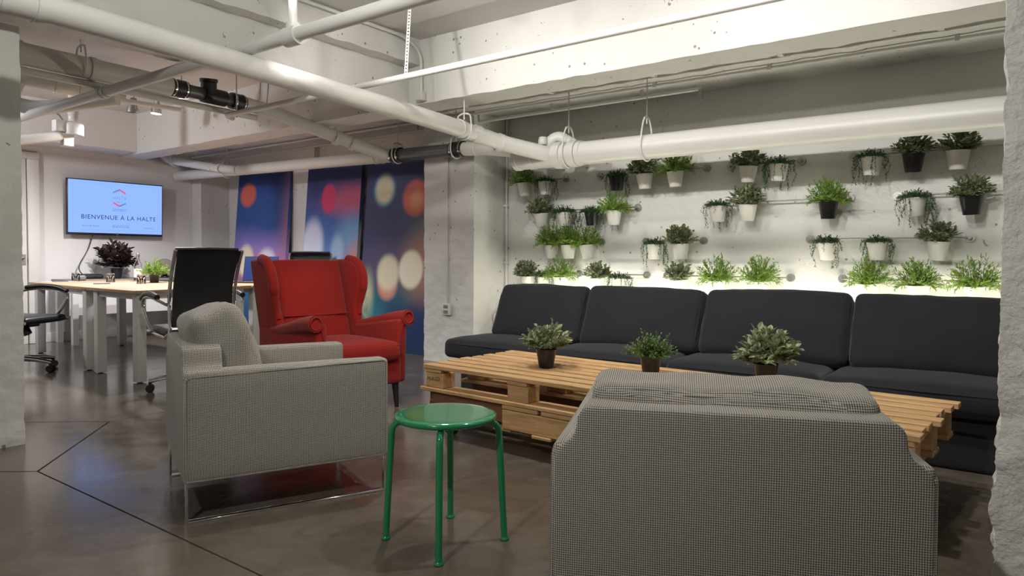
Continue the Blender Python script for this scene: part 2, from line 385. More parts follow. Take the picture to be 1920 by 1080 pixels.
# ================================================================== STRUCTURE
WY = 5.47      # plant wall
TX = -9.2      # screen wall
CZ = 2.73      # near ceiling
XR = 2.6; YN = -3.2
fl = struct(MB().box(TX - .2, XR, YN, WY + .2, -0.20, -0.012).build('floor', 'joint'))
g = 0.004
dx, dy, hx, hy = -4.48, 1.275, 0.78, 0.655
def slab(poly): MB().prism(poly, -0.012, 0.0).build('slab', 'floor', fl)
slab([(dx - hx + .006, dy), (dx, dy - hy + .006), (dx + hx - .006, dy), (dx, dy + hy - .006)])
slab([(dx + hx + .006, dy + g), (XR, dy + g), (XR, WY + .2), (dx + g, WY + .2), (dx + g, dy + hy + .004)])
slab([(dx - hx - .006, dy + g), (dx - g, dy + hy + .004), (dx - g, WY + .2), (TX - .2, WY + .2), (TX - .2, dy + g)])
slab([(dx + hx + .006, dy - g), (dx + g, dy - hy - .004), (dx + g, YN), (XR, YN), (XR, dy - g)])
slab([(dx - hx - .006, dy - g), (TX - .2, dy - g), (TX - .2, YN), (dx - g, YN), (dx - g, dy - hy - .004)])
# walls
struct(MB().box(TX - .2, XR, WY, WY + .2, 0, 2.9).build('wall_back', 'wall'))
wl = struct(MB().box(TX - .2, TX, YN, WY, 0, 2.9).build('wall_left', 'wall_smooth'))
struct(MB().box(TX, TX + .02, 3.24, WY, 0, 0.11).build('baseboard_left', 'trim', None, False, .004))
struct(MB().box(XR, XR + .2, YN, WY + .2, 0, 2.9).build('wall_right', 'wall_smooth'))
# ceilings
struct(MB().box(-4.2, XR, YN, 4.4, CZ, CZ + .15).build('ceiling', 'ceil'))
struct(MB().box(TX - .2, -4.2, YN, WY, 2.70, 2.85).build('ceiling', 'ceil'))
# beams: one along the plant wall, one crossing between the pillars, one above the screen wall
def jag_beam(name, x0, x1, y0, y1, z0, z1, axis, mat):
    """beam whose lower arrises are slightly uneven, as poured and chipped"""
    n = 120; prof = [(y0, z0), (y1, z0), (y1, z1), (y0, z1)] if axis == 'x' else [(x0, z0), (x1, z0), (x1, z1), (x0, z1)]
    a0, a1 = (x0, x1) if axis == 'x' else (y0, y1); v = []; f = []
    for i in range(n + 1):
        t = a0 + (a1 - a0) * i / n
        for k, (p, z) in enumerate(prof):
            j = noise.noise(Vector((t * 7 + k * 13, k, 3.1))) * 0.010 + noise.noise(Vector((t * 23 + k * 5, 4, k))) * 0.006
            pz = z + (j if k < 2 else 0); pp = p + (j * 0.6 if k in (0, 3) else 0)
            v.append((t, pp, pz) if axis == 'x' else (pp, t, pz))
    for i in range(n):
        for k in range(4):
            k2 = (k + 1) % 4; q = (i * 4 + k, (i + 1) * 4 + k, (i + 1) * 4 + k2, i * 4 + k2); f.append(q if axis == 'x' else q[::-1])
    f += [(0, 1, 2, 3), tuple(n * 4 + k for k in (3, 2, 1, 0))]
    return struct(MB().add(v, f).build(name, mat))
jag_beam('ceiling_beam', TX, XR, 4.06, 4.35, 2.225, 2.9, 'x', 'beam')
jag_beam('ceiling_beam', TX, XR, 4.35, WY, 2.35, 2.9, 'x', 'beam')
jag_beam('ceiling_beam', -4.25, -4.07, YN, 4.08, 2.20, 2.9, 'y', 'beam')
jag_beam('ceiling_beam', -4.07, -3.95, YN, 4.08, 2.53, 2.9, 'y', 'beam')
jag_beam('ceiling_beam', TX, -8.62, YN, 4.08, 2.25, 2.8, 'y', 'wall_smooth')
# ledge of old plaster below the beam on the screen wall
mb = MB(); n = 40; v = []; f = []
for i in range(n + 1):
    y = 3.0 + 1.9 * i / n; drop = 0.10 * max(0, (y - 4.15) / .75) ** 1.3 + 0.008 * noise.noise(Vector((y * 9, 0, 0)))
    for (x, z) in ((TX, 2.30), (TX + .10, 2.27 - drop), (TX + .085, 2.225 - drop), (TX, 2.19 - drop * 1.3)): v.append((x, y, z))
for i in range(n):
    for k in range(3): f.append((i * 4 + k, i * 4 + k + 1, (i + 1) * 4 + k + 1, (i + 1) * 4 + k))
mb.add(v, f, True); struct(mb.build('trim_1', 'wall_smooth'))

def rough_pillar(name, x0, x1, y0, y1, z1, amp, mat, low=0.0):
    nx = 26; nz = 190; mb = MB(); ring = []
    per = [(x0 + (x1 - x0) * i / nx, y0) for i in range(nx)] + [(x1, y0 + (y1 - y0) * i / nx) for i in range(nx)] + [(x1 - (x1 - x0) * i / nx, y1) for i in range(nx)] + [(x0, y1 - (y1 - y0) * i / nx) for i in range(nx)]
    m = len(per); v = []; f = []; cx, cy = (x0 + x1) / 2, (y0 + y1) / 2
    for j in range(nz + 1):
        z = z1 * j / nz
        for (x, y) in per:
            k = amp * (1 + low * max(0, (1.0 - z)) ** 1.0)
            d = noise.fractal(Vector((x * 10, y * 10, z * 10)), .8, 2.1, 5) * k
            n_ = Vector((x - cx, y - cy, 0)).normalized()
            v.append((x + n_.x * d, y + n_.y * d, z))
    for j in range(nz):
        for i in range(m):
            i2 = (i + 1) % m; f.append((j * m + i, j * m + i2, (j + 1) * m + i2, (j + 1) * m + i))
    mb.add(v, f, True)
    me = mb.mesh(name, mat)
    o = link(name, me); o.modifiers.new('edge', 'EDGE_SPLIT').split_angle = math.radians(50)
    return struct(o)
rough_pillar('pillar', -4.90, -4.29, 0.80, 1.425, 2.2, 0.006, 'pillar', 0.8)
rough_pillar('pillar', -4.785, -4.155, 4.98, WY, 2.36, 0.005, 'wall', 0.8)
rough_pillar('pillar', -0.068, 0.56, 2.16, 2.80, CZ, 0.011, 'rough', 1.6)
struct(MB().box(-9.2, -8.98, 5.06, WY, 0, 2.36).build('pillar', 'wall'))
struct(MB().box(-7.50, -7.02, WY - .07, WY, 0, 2.36).build('pillar', 'wall'))
# door in the screen wall
dr = struct(MB().box(TX, TX + .03, 2.25, 3.09, 0, 2.10).build('door_1', 'trim', None, False, .003))
MB().box(TX, TX + .045, 3.10, 3.22, 0, 2.10).build('door_frame', 'trim', dr, False, .006)
MB().box(TX, TX + .045, 2.12, 3.22, 2.10, 2.18).build('door_frame', 'trim', dr, False, .006)
h = MB(); h.box(TX + .03, TX + .038, 3.03, 3.075, .90, 1.02); h.tube(fillet([(TX + .035, 3.05, .98), (TX + .08, 3.05, .98), (TX + .08, 2.95, .98)], .02), .009, 8); h.build('door_handle', 'steel', dr)

# ================================================================== PIPES AND CONDUITS
def coupling(parent, a, b, t, L, r, mat='rubber', clamp='chrome'):
    a = Vector(a); b = Vector(b); d = (b - a).normalized(); c = a + (b - a) * t
    o = MB().cyl(c - d * L / 2, c + d * L / 2, r, 24).build('coupling', mat, parent)
    if clamp:
        for s_ in (-.36, .36):
            MB().cyl(c + d * (L * s_ - .006), c + d * (L * s_ + .006), r + .004, 24).build('clamp', clamp, o)
            MB().box(-.012, .012, -.010, .010, -.007, .007).xf(Matrix.Translation(c + d * L * s_ + Vector((0.2, -.6, -.3)).normalized() * (r + .006))).build('clamp_screw', clamp, o)
    return o
def ring(parent, p, d, r, wth=.012, name='joint_ring', mat='pipe'):
    p = Vector(p); d = Vector(d).normalized(); return MB().cyl(p - d * wth, p + d * wth, r, 24).build(name, mat, parent)
def hanger(parent, p, r, ztop, d=(1, 0, 0), gap=.09, mat='pipe'):
    """wire loop round the pipe with a rod up to the slab"""
    p = Vector(p); d = Vector(d).normalized(); s_ = Vector((-d.y, d.x, 0)); pts = []
    for k in range(15):
        a = -PI * .5 + (k / 14 - .5) * PI * 1.25; pts.append(p + s_ * math.cos(a) * (r + .006) + Vector((0, 0, math.sin(a) * (r + .006))))
    top = p + Vector((0, 0, r + gap))
    q = [(.045, r + gap - .012), (0, r + gap), (-.03, r + gap - .004), (-.058, r + gap * .72), (-max(.066, r * .80), r + gap * .32), (-r - .006, r * .35)]
    lf = [p + s_ * a + Vector((0, 0, b)) for a, b in q]; rt = [p - s_ * a + Vector((0, 0, b)) for a, b in q]
    bot = [p + s_ * math.cos(a) * (r + .007) + Vector((0, 0, math.sin(a) * (r + .007))) for a in [PI + PI * k / 10 for k in range(11)]]
    loop = lf + bot + rt[::-1]
    o = MB().tube(loop, .0065, 8).build('hanger_loop', mat, parent)
    MB().cyl(top - Vector((0, 0, .05)), Vector((top.x, top.y, ztop)), .005, 8).build('hanger_rod', mat, o)
    return o
def straight_pipe(name, pts, r, label, R=.15, mat='pipe', seg=24):
    o = empty(name, pts[0], 0, label, 'pipe')
    base = Vector(pts[0])
    MB().tube(fillet(pts, R), r, seg).xf(Matrix.Translation(-base)).build('pipe_run', mat, o)
    return o
class Local:
    """build parts given in world space under an empty that sits elsewhere"""
    def __init__(s, o): s.o = o
def fix(o):
    off = -Vector(o.location)
    for ch in o.children:
        if ch.name.split('.')[0] != 'pipe_run': ch.location = off
    return o

# large pipe along the plant wall
p = straight_pipe('drain_pipe', [(-3.56, 4.85, 1.845), (XR - .05, 4.85, 1.835)], .092, 'thick white drain pipe running along the plant wall above the pots')
for x, rr in ((-3.55, .098), (-3.40, .098), (-3.13, .108), (-2.99, .108), (-2.93, .100)): ring(p, (x, 4.85, 1.845), (1, 0, 0), rr, .035 if rr > .1 else .02)
for x in (-3.05, -2.36, -.9 + 1.6): hanger(p, (x, 4.85, 1.84), .096, 2.36, (1, 0, 0), .13)
MB().tube(fillet([(-3.30, 4.86, 1.90), (-3.22, 4.87, 1.99), (-3.17, 4.90, 2.01), (-3.02, 4.93, 1.92)], .05), [.045] * 15 if False else .045, 16).build('branch_elbow', 'pipe', p)
MB().lathe([(.001, .06), (.030, .055), (.038, .03), (.038, 0), (.03, -.01)], 14, (-3.27, 4.80, 1.945)).build('cleanout_cap', 'pipe', p)
fix(p)
# diagonal pipe along the cross beam that joins it
BP = [(-3.46, -.56, 2.089), (-3.471, 1.346, 2.077), (-3.516, 3.647, 2.004), (-3.548, 4.13, 1.988), (-3.471, 4.50, 1.931), (-3.22, 4.80, 1.855)]
p = straight_pipe('drain_pipe', BP, .0636, 'long thick white pipe crossing in front of the ceiling beam', .12)
for t_, dd, rr in (((-3.546, 4.08, 1.990), (-.06, .48, -.016), .070), ((-3.525, 4.25, 1.970), (.2, .6, -.1), .071), ((-3.471, 4.48, 1.932), (.45, .7, -.2), .071)): ring(p, t_, dd, rr, .024)
hanger(p, (-3.547, 4.13, 1.987), .068, 2.225, (0, 1, 0), .06)
for yy in (1.085, 1.215): ring(p, (-3.467, yy, 2.078), (0, 1, 0), .073, .011, 'clamp')
MB().cyl((-3.466, .95, 2.079), (-3.470, 1.245, 2.0775), .068, 24).build('coupling', 'pipe', p)
for yy in (1.10, 1.20): MB().box(-.012, .012, -.018, .018, -.02, .02).xf(Matrix.Translation((-3.407, yy, 2.105))).build('clamp_screw', 'pipe', p)
fix(p)
# perforated strap to the slab
sb = MB(); a = Vector((-3.40, 3.40, 2.73)); b = Vector((-3.215, 3.175, 2.13))
d = (b - a); L = d.length; d.normalize(); sd = Vector((.8, .6, 0)); nn = d.cross(sd).normalized()
for i in range(int(L / .028)):
    c0 = a + d * i * .028; c1 = c0 + d * .016; c2 = c0 + d * .028
    sb.add([c0 - sd * .011, c0 + sd * .011, c1 + sd * .011, c1 - sd * .011], [(0, 1, 2, 3)])
    for s_ in (-1, 1): sb.add([c1 + sd * .011 * s_, c1 + sd * .005 * s_, c2 + sd * .005 * s_, c2 + sd * .011 * s_], [(0, 1, 2, 3)])
STRAP = sb
# pipe above the printed canvases, grey plastic section with rubber couplings
A = Vector((-9.18, 4.85, 2.075)); B = Vector((-4.15, 4.85, 1.99))
p = straight_pipe('drain_pipe', [A, (-5.10, 4.85, 2.003)], .062, 'white pipe with a dark grey section crossing above the printed canvases')
MB().cyl((-5.05, 4.85, 2.002), (-4.22, 4.85, 1.990), .060, 24).build('grey_section', 'abs', p)['label'] = 'dark grey plastic pipe section'
coupling(p, A, B, .825, .13, .070); coupling(p, A, B, .983, .15, .070)
MB().tube([(-4.20, 4.85, 1.99), (-3.92, 4.85, 1.975), (-3.40, 4.86, 1.90)], .062, 24).build('pipe_end', 'pipe', p)
ring(p, (-4.02, 4.85, 1.98), (1, 0, -.05), .066, .012); ring(p, (-5.32, 4.85, 2.008), (1, 0, 0), .068, .02); ring(p, (-5.24, 4.85, 2.006), (1, 0, 0), .068, .012)
for x in (-5.02, -4.26, -8.0): hanger(p, (x, 4.85, 2.0 - .0166 * (x + 4.9)), .072, 2.36, (1, 0, 0), .05)
fix(p)
# waste pipe of the meeting area with black fittings
q0, q1, q2 = (-5.30, 0.9, 2.33), (-5.33, 2.76, 2.302), (-5.385, 3.42, 2.298)
p = straight_pipe('waste_pipe', [q0, q1], .075, 'thick white waste pipe ending in black rubber couplings under the ceiling')
MB().cyl(q1, q2, .050, 20).build('grey_section', 'abs', p)['label'] = 'grey plastic pipe section'
MB().tube(fillet([q2, (-5.40, 3.70, 2.28), (-5.32, 4.10, 2.18), (-5.13, 4.80, 2.005)], .25), .058, 20).build('pipe_end', 'pipe', p)
coupling(p, q1, q2, .10, .13, .066); coupling(p, q1, q2, .90, .12, .066)
tee = MB().cyl(Vector(q1).lerp(Vector(q2), .42), Vector(q1).lerp(Vector(q2), .72), .064, 20).build('tee_fitting', 'rubber', p)
c = Vector(q1).lerp(Vector(q2), .50); MB().cyl(c, c + Vector((0.02, -.01, .10)), .060, 20).build('tee_branch', 'rubber', tee); MB().cyl(c + Vector((0.02, -.01, .10)), c + Vector((.023, -.012, .125)), .068, 20).build('tee_collar', 'rubber', tee)
for yy, rr in ((2.2, .081), (1.75, .086), (1.6, .081), (4.3, .066), (4.45, .066)):
    xx = -5.315 if yy < 3 else -5.26 + (yy - 4.3) * .26; zz = 2.33 - .015 * (yy - .9) if yy < 3 else 2.115 - (yy - 4.3) * .22
    ring(p, (xx, yy, zz), (0, 1, -.02) if yy < 3 else (.2, .7, -.2), rr, .02)
for yy in (1.35, 1.62, 2.13): hanger(p, (-5.31, yy, 2.33), .078, 2.70, (0, 1, 0), .05)
for yy, xx in ((3.55, -5.37), (3.62, -5.36)): MB().cyl((xx, yy, 2.26), (xx + .03, yy + .02, 2.70), .006, 6).build('hanger_rod', 'conduit', p)
fix(p)
# sprinkler mains and other runs: (name, points, radius, label)
runs = [('sprinkler_pipe', [(XR - .1, 2.27, 2.15), (-6.9, 2.25, 2.15)], .036, 'white sprinkler pipe with a tee and drop rod, crossing behind the long pipe'),
        ('sprinkler_pipe', [(XR - .1, 3.16, 2.15), (-5.30, 3.20, 2.15), (-5.36, 3.30, 2.15)], .021, 'thin white sprinkler pipe passing in front of the plant-wall beam'),
        ('sprinkler_pipe', [(-5.28, 1.0, 2.215), (-5.40, 3.55, 2.20)], .026, 'thin white pipe hung directly below the thick waste pipe'),
        ('drain_pipe', [(-9.16, 4.58, 2.42), (-8.98, 4.60, 2.25), (-8.0, 4.72, 2.08), (-7.75, 4.82, 2.05)], .050, 'short white angled pipe with elbow beside the screen wall'),
        ('drain_pipe', [(-6.6, 1.95, 2.47), (-6.62, 2.20, 2.46), (-6.5, 2.95, 2.41)], .075, 'stubby white branch pipe with ringed joints near the far ceiling'),
        ('drain_pipe', [(-6.62, 2.20, 2.46), (-6.66, 2.12, 2.24), (-6.55, 2.28, 2.20), (-6.1, 2.72, 2.30)], .058, 'white elbow pipe turning back below the ringed branch'),
        ('sprinkler_pipe', [(-7.04, 2.88, 2.49), (-6.98, 3.72, 2.49)], .024, 'thin grey ceiling pipe carrying the small spot lamps'),
        ('sprinkler_pipe', [(-7.5, 2.2, 2.0), (-7.5, 2.92, 2.17)], .045, 'white pipe rising to the ceiling sensor housing'),
        ('conduit', [(TX + .15, 4.98, 2.325), (XR - .1, 4.98, 2.325)], .012, 'long thin conduit fixed flat under the recess over the plants'),
        ('conduit', [(TX + .15, 5.05, 2.25), (-2.02, 5.05, 2.27)], .015, 'thin conduit hung under the beam close to the plant wall'),
        ('conduit', [(-3.925, 1.6, 2.705), (-3.925, 3.85, 2.705), (-3.91, 4.035, 2.62), (-3.91, 4.035, 2.28)], .013, 'bent white conduit following the beam corner down to a box'),
        ('conduit', [(-4.47, 4.965, 1.95), (-4.47, 4.965, .56)], .010, 'vertical conduit down the pillar to the socket'),
        ('conduit', [(-4.13, 5.445, 2.34), (-4.13, 5.445, .40)], .012, 'vertical conduit in the corner beside the first pots')]
pipes = []
for nm, pts, r, lab in runs:
    o = straight_pipe(nm, pts, r, lab, .12, 'conduit' if nm == 'conduit' else 'pipe', 14 if r < .03 else 20); tag(o, cat='conduit' if nm == 'conduit' else 'pipe'); pipes.append(o)
o = pipes[0]
ring(o, (-3.115, 2.265, 2.15), (1, 0, 0), .050, .055, 'tee_fitting'); MB().cyl((-3.115, 2.265, 2.17), (-3.115, 2.265, 2.215), .038, 16).build('tee_socket', 'pipe', o)
MB().cyl((-3.115, 2.265, 2.2), (-3.115, 2.265, CZ), .024, 14).build('drop_rod', 'pipe', o)
for x in (-5.22, -5.28): ring(o, (x, 2.255, 2.15), (1, 0, 0), .044, .016)
fix(o)
MB().cyl((-5.30, 3.30, 2.15), (-5.30, 3.30, 2.70), .005, 6).build('hanger_rod', 'conduit', pipes[1]); STRAP.build('perforated_strap', 'pipe', pipes[1]); fix(pipes[1])
for t_, z_ in (((-8.86, 4.615, 2.225), .056), ((-8.1, 4.71, 2.095), .056), ((-7.95, 4.73, 2.075), .058)): ring(pipes[3], t_, (1, .12, -.17), z_, .014)
hanger(pipes[3], (-8.80, 4.62, 2.21), .055, 2.36, (1, 0, 0), .05); fix(pipes[3])
for yy in (2.22, 2.45, 2.62, 2.72, 2.82): ring(pipes[4], (-6.62 + (yy - 2.2) * .16, yy, 2.46 - (yy - 2.2) * .066), (.15, 1, -.06), .082, .014)
fix(pipes[4])
for x in (-2.36, -1.5, -.4): MB().box(x - .012, x + .012, 4.965, 4.995, 2.31, 2.36).build('pipe_clip', 'conduit', pipes[8])
fix(pipes[8])
hd = MB().lathe([(.001, -.06), (.016, -.055), (.010, -.03), (.018, -.01), (.018, .02)], 12, (-2.02, 5.05, 2.24)).build('sprinkler_head', 'steel', pipes[9])
for x in (-6.0, -4.95, -3.35, -2.5): MB().box(x - .012, x + .012, 5.035, 5.065, 2.26, 2.37).build('pipe_clip', 'conduit', pipes[9])
fix(pipes[9])
MB().box(-3.945, -3.875, 3.995, 4.058, 2.24, 2.31).build('junction_box', 'conduit', pipes[10], False, .004); fix(pipes[10])
s_ = MB().box(-4.52, -4.42, 4.945, 4.98, .46, .57).build('socket_box', 'trim', pipes[11], False, .004)
for dz in (.49, .54): MB().box(-4.495, -4.445, 4.940, 4.947, dz - .014, dz + .014).build('socket_face', 'grey_lam', s_)
MB().box(-4.485, -4.455, 4.955, 4.975, .98, 1.0).build('pipe_clip', 'conduit', pipes[11]); fix(pipes[11])
for z in (.95, 1.5): MB().box(-4.15, -4.11, 5.425, 5.46, z, z + .02).build('pipe_clip', 'conduit', pipes[12])
fix(pipes[12])
# lighting channel hung in the recess above the plants
o = empty('cable_channel', (-8.4, 4.45, 2.262), 0, 'flat white cable channel fixed under the beam above the plant wall', 'cable channel')
MB().box(0, 10.9, -.055, .055, .010, .05).box(0, 10.9, -.045, -.005, .0, .012).build('channel', 'conduit', o, False, .004)
for k in range(12): MB().box(.3 + k * .85, .33 + k * .85, -.062, .062, -.004, .078).build('bracket', 'conduit', o)
# sensor housing of the meeting area
o = empty('ceiling_sensor', (-7.5, 2.93, 2.17), 0, 'white cylindrical ceiling sensor housing with a small box below', 'sensor')
MB().lathe([(.001, -.0), (.088, .0), (.092, .01), (.092, .10), (.085, .115), (.045, .12), (.045, .20), (.052, .205), (.052, .32), (.04, .33), (.04, .53)], 24).build('housing', 'pipe', o)
MB().box(-.05, .05, -.17, .0, .02, .13).build('side_arm', 'pipe', o, False, .01); MB().box(-.04, .04, -.10, -.01, -.11, .01).build('junction_box', 'pipe', o, False, .004)
MB().tube([(0, -.08, .12), (0, -.12, .18), (0, -.20, .22), (0, -.32, .23)], .008, 8).build('flexible_cable', 'steel', o)

# ================================================================== LAMPS
def ceiling_spot(loc, target, lit, label, zc, group=None, glow='lamp_glow', r=.05):
    o = empty('spot_lamp', loc, 0, label, 'lamp', group)
    d = (Vector(target) - Vector(loc)).normalized(); q = Vector((0, 0, 1)).rotation_difference(-d).to_matrix().to_4x4()
    MB().lathe([(r, -.012), (r * .98, .03), (r * .62, .085), (r * .55, .13), (.001, .132)], 20).xf(q).build('reflector', 'steel' if not lit else 'trim', o)
    MB().lathe([(.001, .008), (r * .9, .008), (r * .93, .014), (.001, .016)], 20).xf(q).build('lens', glow if lit else 'white_pot', o)
    back = q @ Vector((0, 0, .13)); MB().cyl(back, (back.x, back.y, zc - loc[2]), .006, 8).build('stem', 'steel', o)
    hoop = [(q @ Vector((math.cos(a) * (r + .012), 0, math.sin(a) * .10 + .02))) for a in [k * PI / 10 for k in range(11)]]
    MB().tube(hoop, .004, 6).build('bracket', 'steel', o)
    return o
def behind(a, b, k): v = (Vector(b) - Vector(a)).normalized(); return tuple(Vector(a) - v * k)
ceiling_spot(behind(*FAR[0][:2], .02), (-7.2, 3.4, .5), True, 'lit spot lamp hanging second in the row near the far corner', 2.70, glow='lamp_glow')
ceiling_spot(behind(*FAR[1][:2], .02), (-6.6, 3.7, .5), True, 'lit spot lamp at the right end of the row of three', 2.70, glow='lamp_glow')
ceiling_spot((-7.16, 3.33, 2.43), (-7.3, 3.2, .6), False, 'unlit spot lamp hanging first in the row, nearest the screen wall', 2.70)
for k, (a, b, e, s) in enumerate(TRACK):
    ceiling_spot(behind(a, b, .02), b, True, ['track lamp above the grey armchairs aimed at the left pots', 'track lamp above the pallet table aimed at the middle pots', 'track lamp beside the rough pillar aimed at the right pots'][k], CZ, None, 'lamp_glow_warm')
for k, (a, b, e, s) in enumerate(DOWN):
    ceiling_spot(behind(a, b, .02), b, True, ['ceiling lamp over the left half of the pallet table', 'ceiling lamp over the right half of the pallet table', 'ceiling lamp aimed at the cross beam', 'ceiling lamp shining on the back of the near armchair'][k], CZ, None, 'lamp_glow_warm')
ceiling_spot(behind(*FAR_FILL, .02), FAR_FILL[1], True, 'added fill lamp for the meeting area, unseen behind the left pillar', 2.70)
# tubes standing on the floor behind the sofa, washing the plant wall
TUBES = [(-3.22, .40, 'left'), (-2.20, .40, 'middle left'), (-1.18, .40, 'middle right'), (-.16, .40, 'right')]
for x, z, nm in TUBES:
    o = empty('light_batten', (x, 5.20, 0), 0, 'lit light batten behind the sofa washing the wall, the %s one' % nm, 'lamp')
    MB().box(-.47, .47, -.03, .03, z - .05, z - .012).build('batten_body', 'trim', o, False, .004)
    MB().cyl((-.45, 0, z + .006), (.45, 0, z + .006), .013, 12).build('tube', 'tube', o)
    for s_ in (-.40, .40): MB().box(s_ - .015, s_ + .015, -.04, .04, 0, z - .05).build('stand', 'trim', o)
# low box on the wall behind the sofa's left end
o = MB().box(-4.145, -3.70, 5.26, WY - .002, 0.0, .47).build('wall_cabinet', 'trim', None, False, .008); tag(o, 'low white box against the wall behind the left end of the sofa', 'box')

# ================================================================== PRINTED CANVASES
def canvas(x0, x1, mat, label):
    H_ = 2.12; T = .045; W_ = x1 - x0; ang = math.atan2(.17, 2.1)
    o = empty('printed_canvas', (x0, 5.20, 0), 0, label, 'canvas', None); o.rotation_euler = (-ang, 0, 0)
    me = MB().box(0, W_, 0, T, 0, H_).mesh('print_face', mat, True); MB()
    link('print_face', me, o)
    MB().box(.02, W_ - .02, T, T + .02, .02, .08).box(.02, W_ - .02, T, T + .02, H_ - .08, H_ - .02).box(.02, .08, T, T + .02, .08, H_ - .08).box(W_ - .08, W_ - .02, T, T + .02, .08, H_ - .08).build('stretcher_frame', 'dark_wood', o)
canvas(-8.57, -7.44, 'print1', 'tall canvas printed with a lone orange light, leaning nearest the screen wall')
canvas(-7.09, -6.12, 'print2', 'tall canvas printed with a magenta light and a pale oval, leaning in the middle')
canvas(-6.02, -4.86, 'print3', 'tall canvas printed with two white lights on navy, leaning beside the pillar')

# ================================================================== SCREEN
tv = empty('wall_screen', (-9.10, 4.04, 1.59), 0, 'large flat screen on the wall reading BIENVENUE À LA HALTE', 'screen')
tv.rotation_euler = (0, math.radians(1.5), 0)
TW, TH = 1.125, .665
MB().box(-.045, .0, -TW / 2, TW / 2, -TH / 2, TH / 2).build('casing', 'black', tv, False, .006)
MB().box(-.098, -.045, -.16, .16, -.12, .12).build('wall_bracket', 'black', tv)
sc_ = MB().box(.0005, .003, -TW / 2 + .012, TW / 2 - .012, -TH / 2 + .028, TH / 2 - .012).build('screen_face', 'screen', tv)
def on_tv(me, y, z, mat):
    o = link('lettering', me, sc_); me.materials.clear(); me.materials.append(MAT[mat]); o.location = (.0042, y, z); o.rotation_euler = (PI / 2, 0, PI / 2)
on_tv(text_mesh('BIENVENUE À LA HALTE', .074, 1.12), .03, -.115, 'screen_ink')
on_tv(text_mesh('HALTE', .046, 1.25), .025, .130, 'screen_soft'); on_tv(text_mesh('24/7', .032, 1.2), .025, .083, 'screen_soft')
def tv_poly(pts, mat, name='screen_mark'): MB().add([(.0042, y, z) for y, z in pts], [tuple(range(len(pts)))]).build(name, mat, sc_)
cx_, cz_ = .025, .110
tv_poly([(cx_, cz_ + .135), (cx_ + .075, cz_ + .092), (cx_ + .075, cz_ + .070), (cx_, cz_ + .112)], 'screen_red')
tv_poly([(cx_ - .080, cz_ + .092), (cx_, cz_ + .135), (cx_, cz_ + .112), (cx_ - .080, cz_ + .076)], 'screen_soft')
tv_poly([(cx_ - .075, cz_ - .025), (cx_ - .075, cz_ - .047), (cx_, cz_ - .090), (cx_, cz_ - .066)], 'screen_red')
tv_poly([(cx_, cz_ - .066), (cx_, cz_ - .090), (cx_ + .080, cz_ - .047), (cx_ + .080, cz_ - .030)], 'screen_soft')
random.seed(3)
for (y0, y1, z) in ((-.055, .115, -.005), (-.055, .105, -.022), (-.40, -.205, -.222), (-.055, .145, -.208), (-.055, .15, -.226), (.33, .44, -.228)):
    y = y0
    while y < y1:
        wd = random.uniform(.010, .032); tv_poly([(y, z - .004), (min(y + wd, y1), z - .004), (min(y + wd, y1), z + .004), (y, z + .004)], 'screen_soft'); y += wd + .008
for (a, b, c_, d_) in ((-.50, .50, .292, .2935), (-.42, .46, -.272, -.2705), (-.50, -.4985, -.26, .29), (.50, .5015, -.26, .29)):
    tv_poly([(a, c_), (b, c_), (b, d_), (a, d_)], 'screen_soft', 'screen_border')
MB().box(.0, .003, -.012, .012, -TH / 2 + .008, -TH / 2 + .016).build('maker_badge', 'steel', tv)
o = empty('power_cable', (-9.15, 3.78, 1.27), 0, 'black cable hanging from the screen down to the console', 'cable')
pts = [(0, 0, .06), (.02, -.02, -.05), (.05, -.08, -.20), (.07, -.17, -.33), (.08, -.20, -.42), (.09, -.16, -.49), (.12, -.06, -.525), (.13, .05, -.526)]
MB().tube(fillet(pts, .08, 4), .006, 8).build('cord', 'black', o)

# ================================================================== MEETING TABLES
def leg(parent, x, y, z1, w_=.075, dep=.075):
    return MB().box(x - w_ / 2, x + w_ / 2, y - dep / 2, y + dep / 2, 0.008, z1).build('leg', 'white_metal', parent, False, .004)
def table(label, poly, legs, bars):
    cx = sum(p[0] for p in poly) / len(poly); cy = sum(p[1] for p in poly) / len(poly)
    o = empty('meeting_table', (cx, cy, 0), 0, label, 'table'); L = lambda p: (p[0] - cx, p[1] - cy)
    MB().prism([L(p) for p in poly], .708, .735).build('tabletop', 'tabletop', o, False, .003)
    for p in legs:
        x, y = L(p); l = leg(o, x, y, .708); MB().cyl((x, y, 0), (x, y, .010), .02, 10).build('foot', 'black', l)
    for a, b in bars:
        (ax, ay), (bx, by) = L(a), L(b); d = Vector((bx - ax, by - ay, 0)); n = Vector((-d.y, d.x, 0)).normalized() * .02
        MB().prism([(ax - n.x, ay - n.y), (bx - n.x, by - n.y), (bx + n.x, by + n.y), (ax + n.x, ay + n.y)], .66, .708).build('rail', 'white_metal', o)
table('beech meeting table with white legs, the one with the corner nearest the grey armchair', [(-5.60, 2.60), (-5.66, 3.0), (-5.88, 3.80), (-6.70, 3.80), (-6.57, 2.65)], [(-5.68, 2.68), (-6.42, 2.70), (-5.94, 3.70), (-6.58, 3.70)], [((-5.68, 2.68), (-6.42, 2.70)), ((-5.68, 2.68), (-5.94, 3.70)), ((-6.42, 2.70), (-6.58, 3.70))])
table('beech meeting table beside the door, under the three tumblers', [(-6.59, 2.65), (-6.72, 3.80), (-8.35, 3.80), (-8.30, 2.80)], [(-6.66, 2.71), (-6.76, 3.70), (-8.22, 2.88), (-8.26, 3.70)], [((-6.66, 2.71), (-8.22, 2.88)), ((-6.76, 3.70), (-8.26, 3.70))])
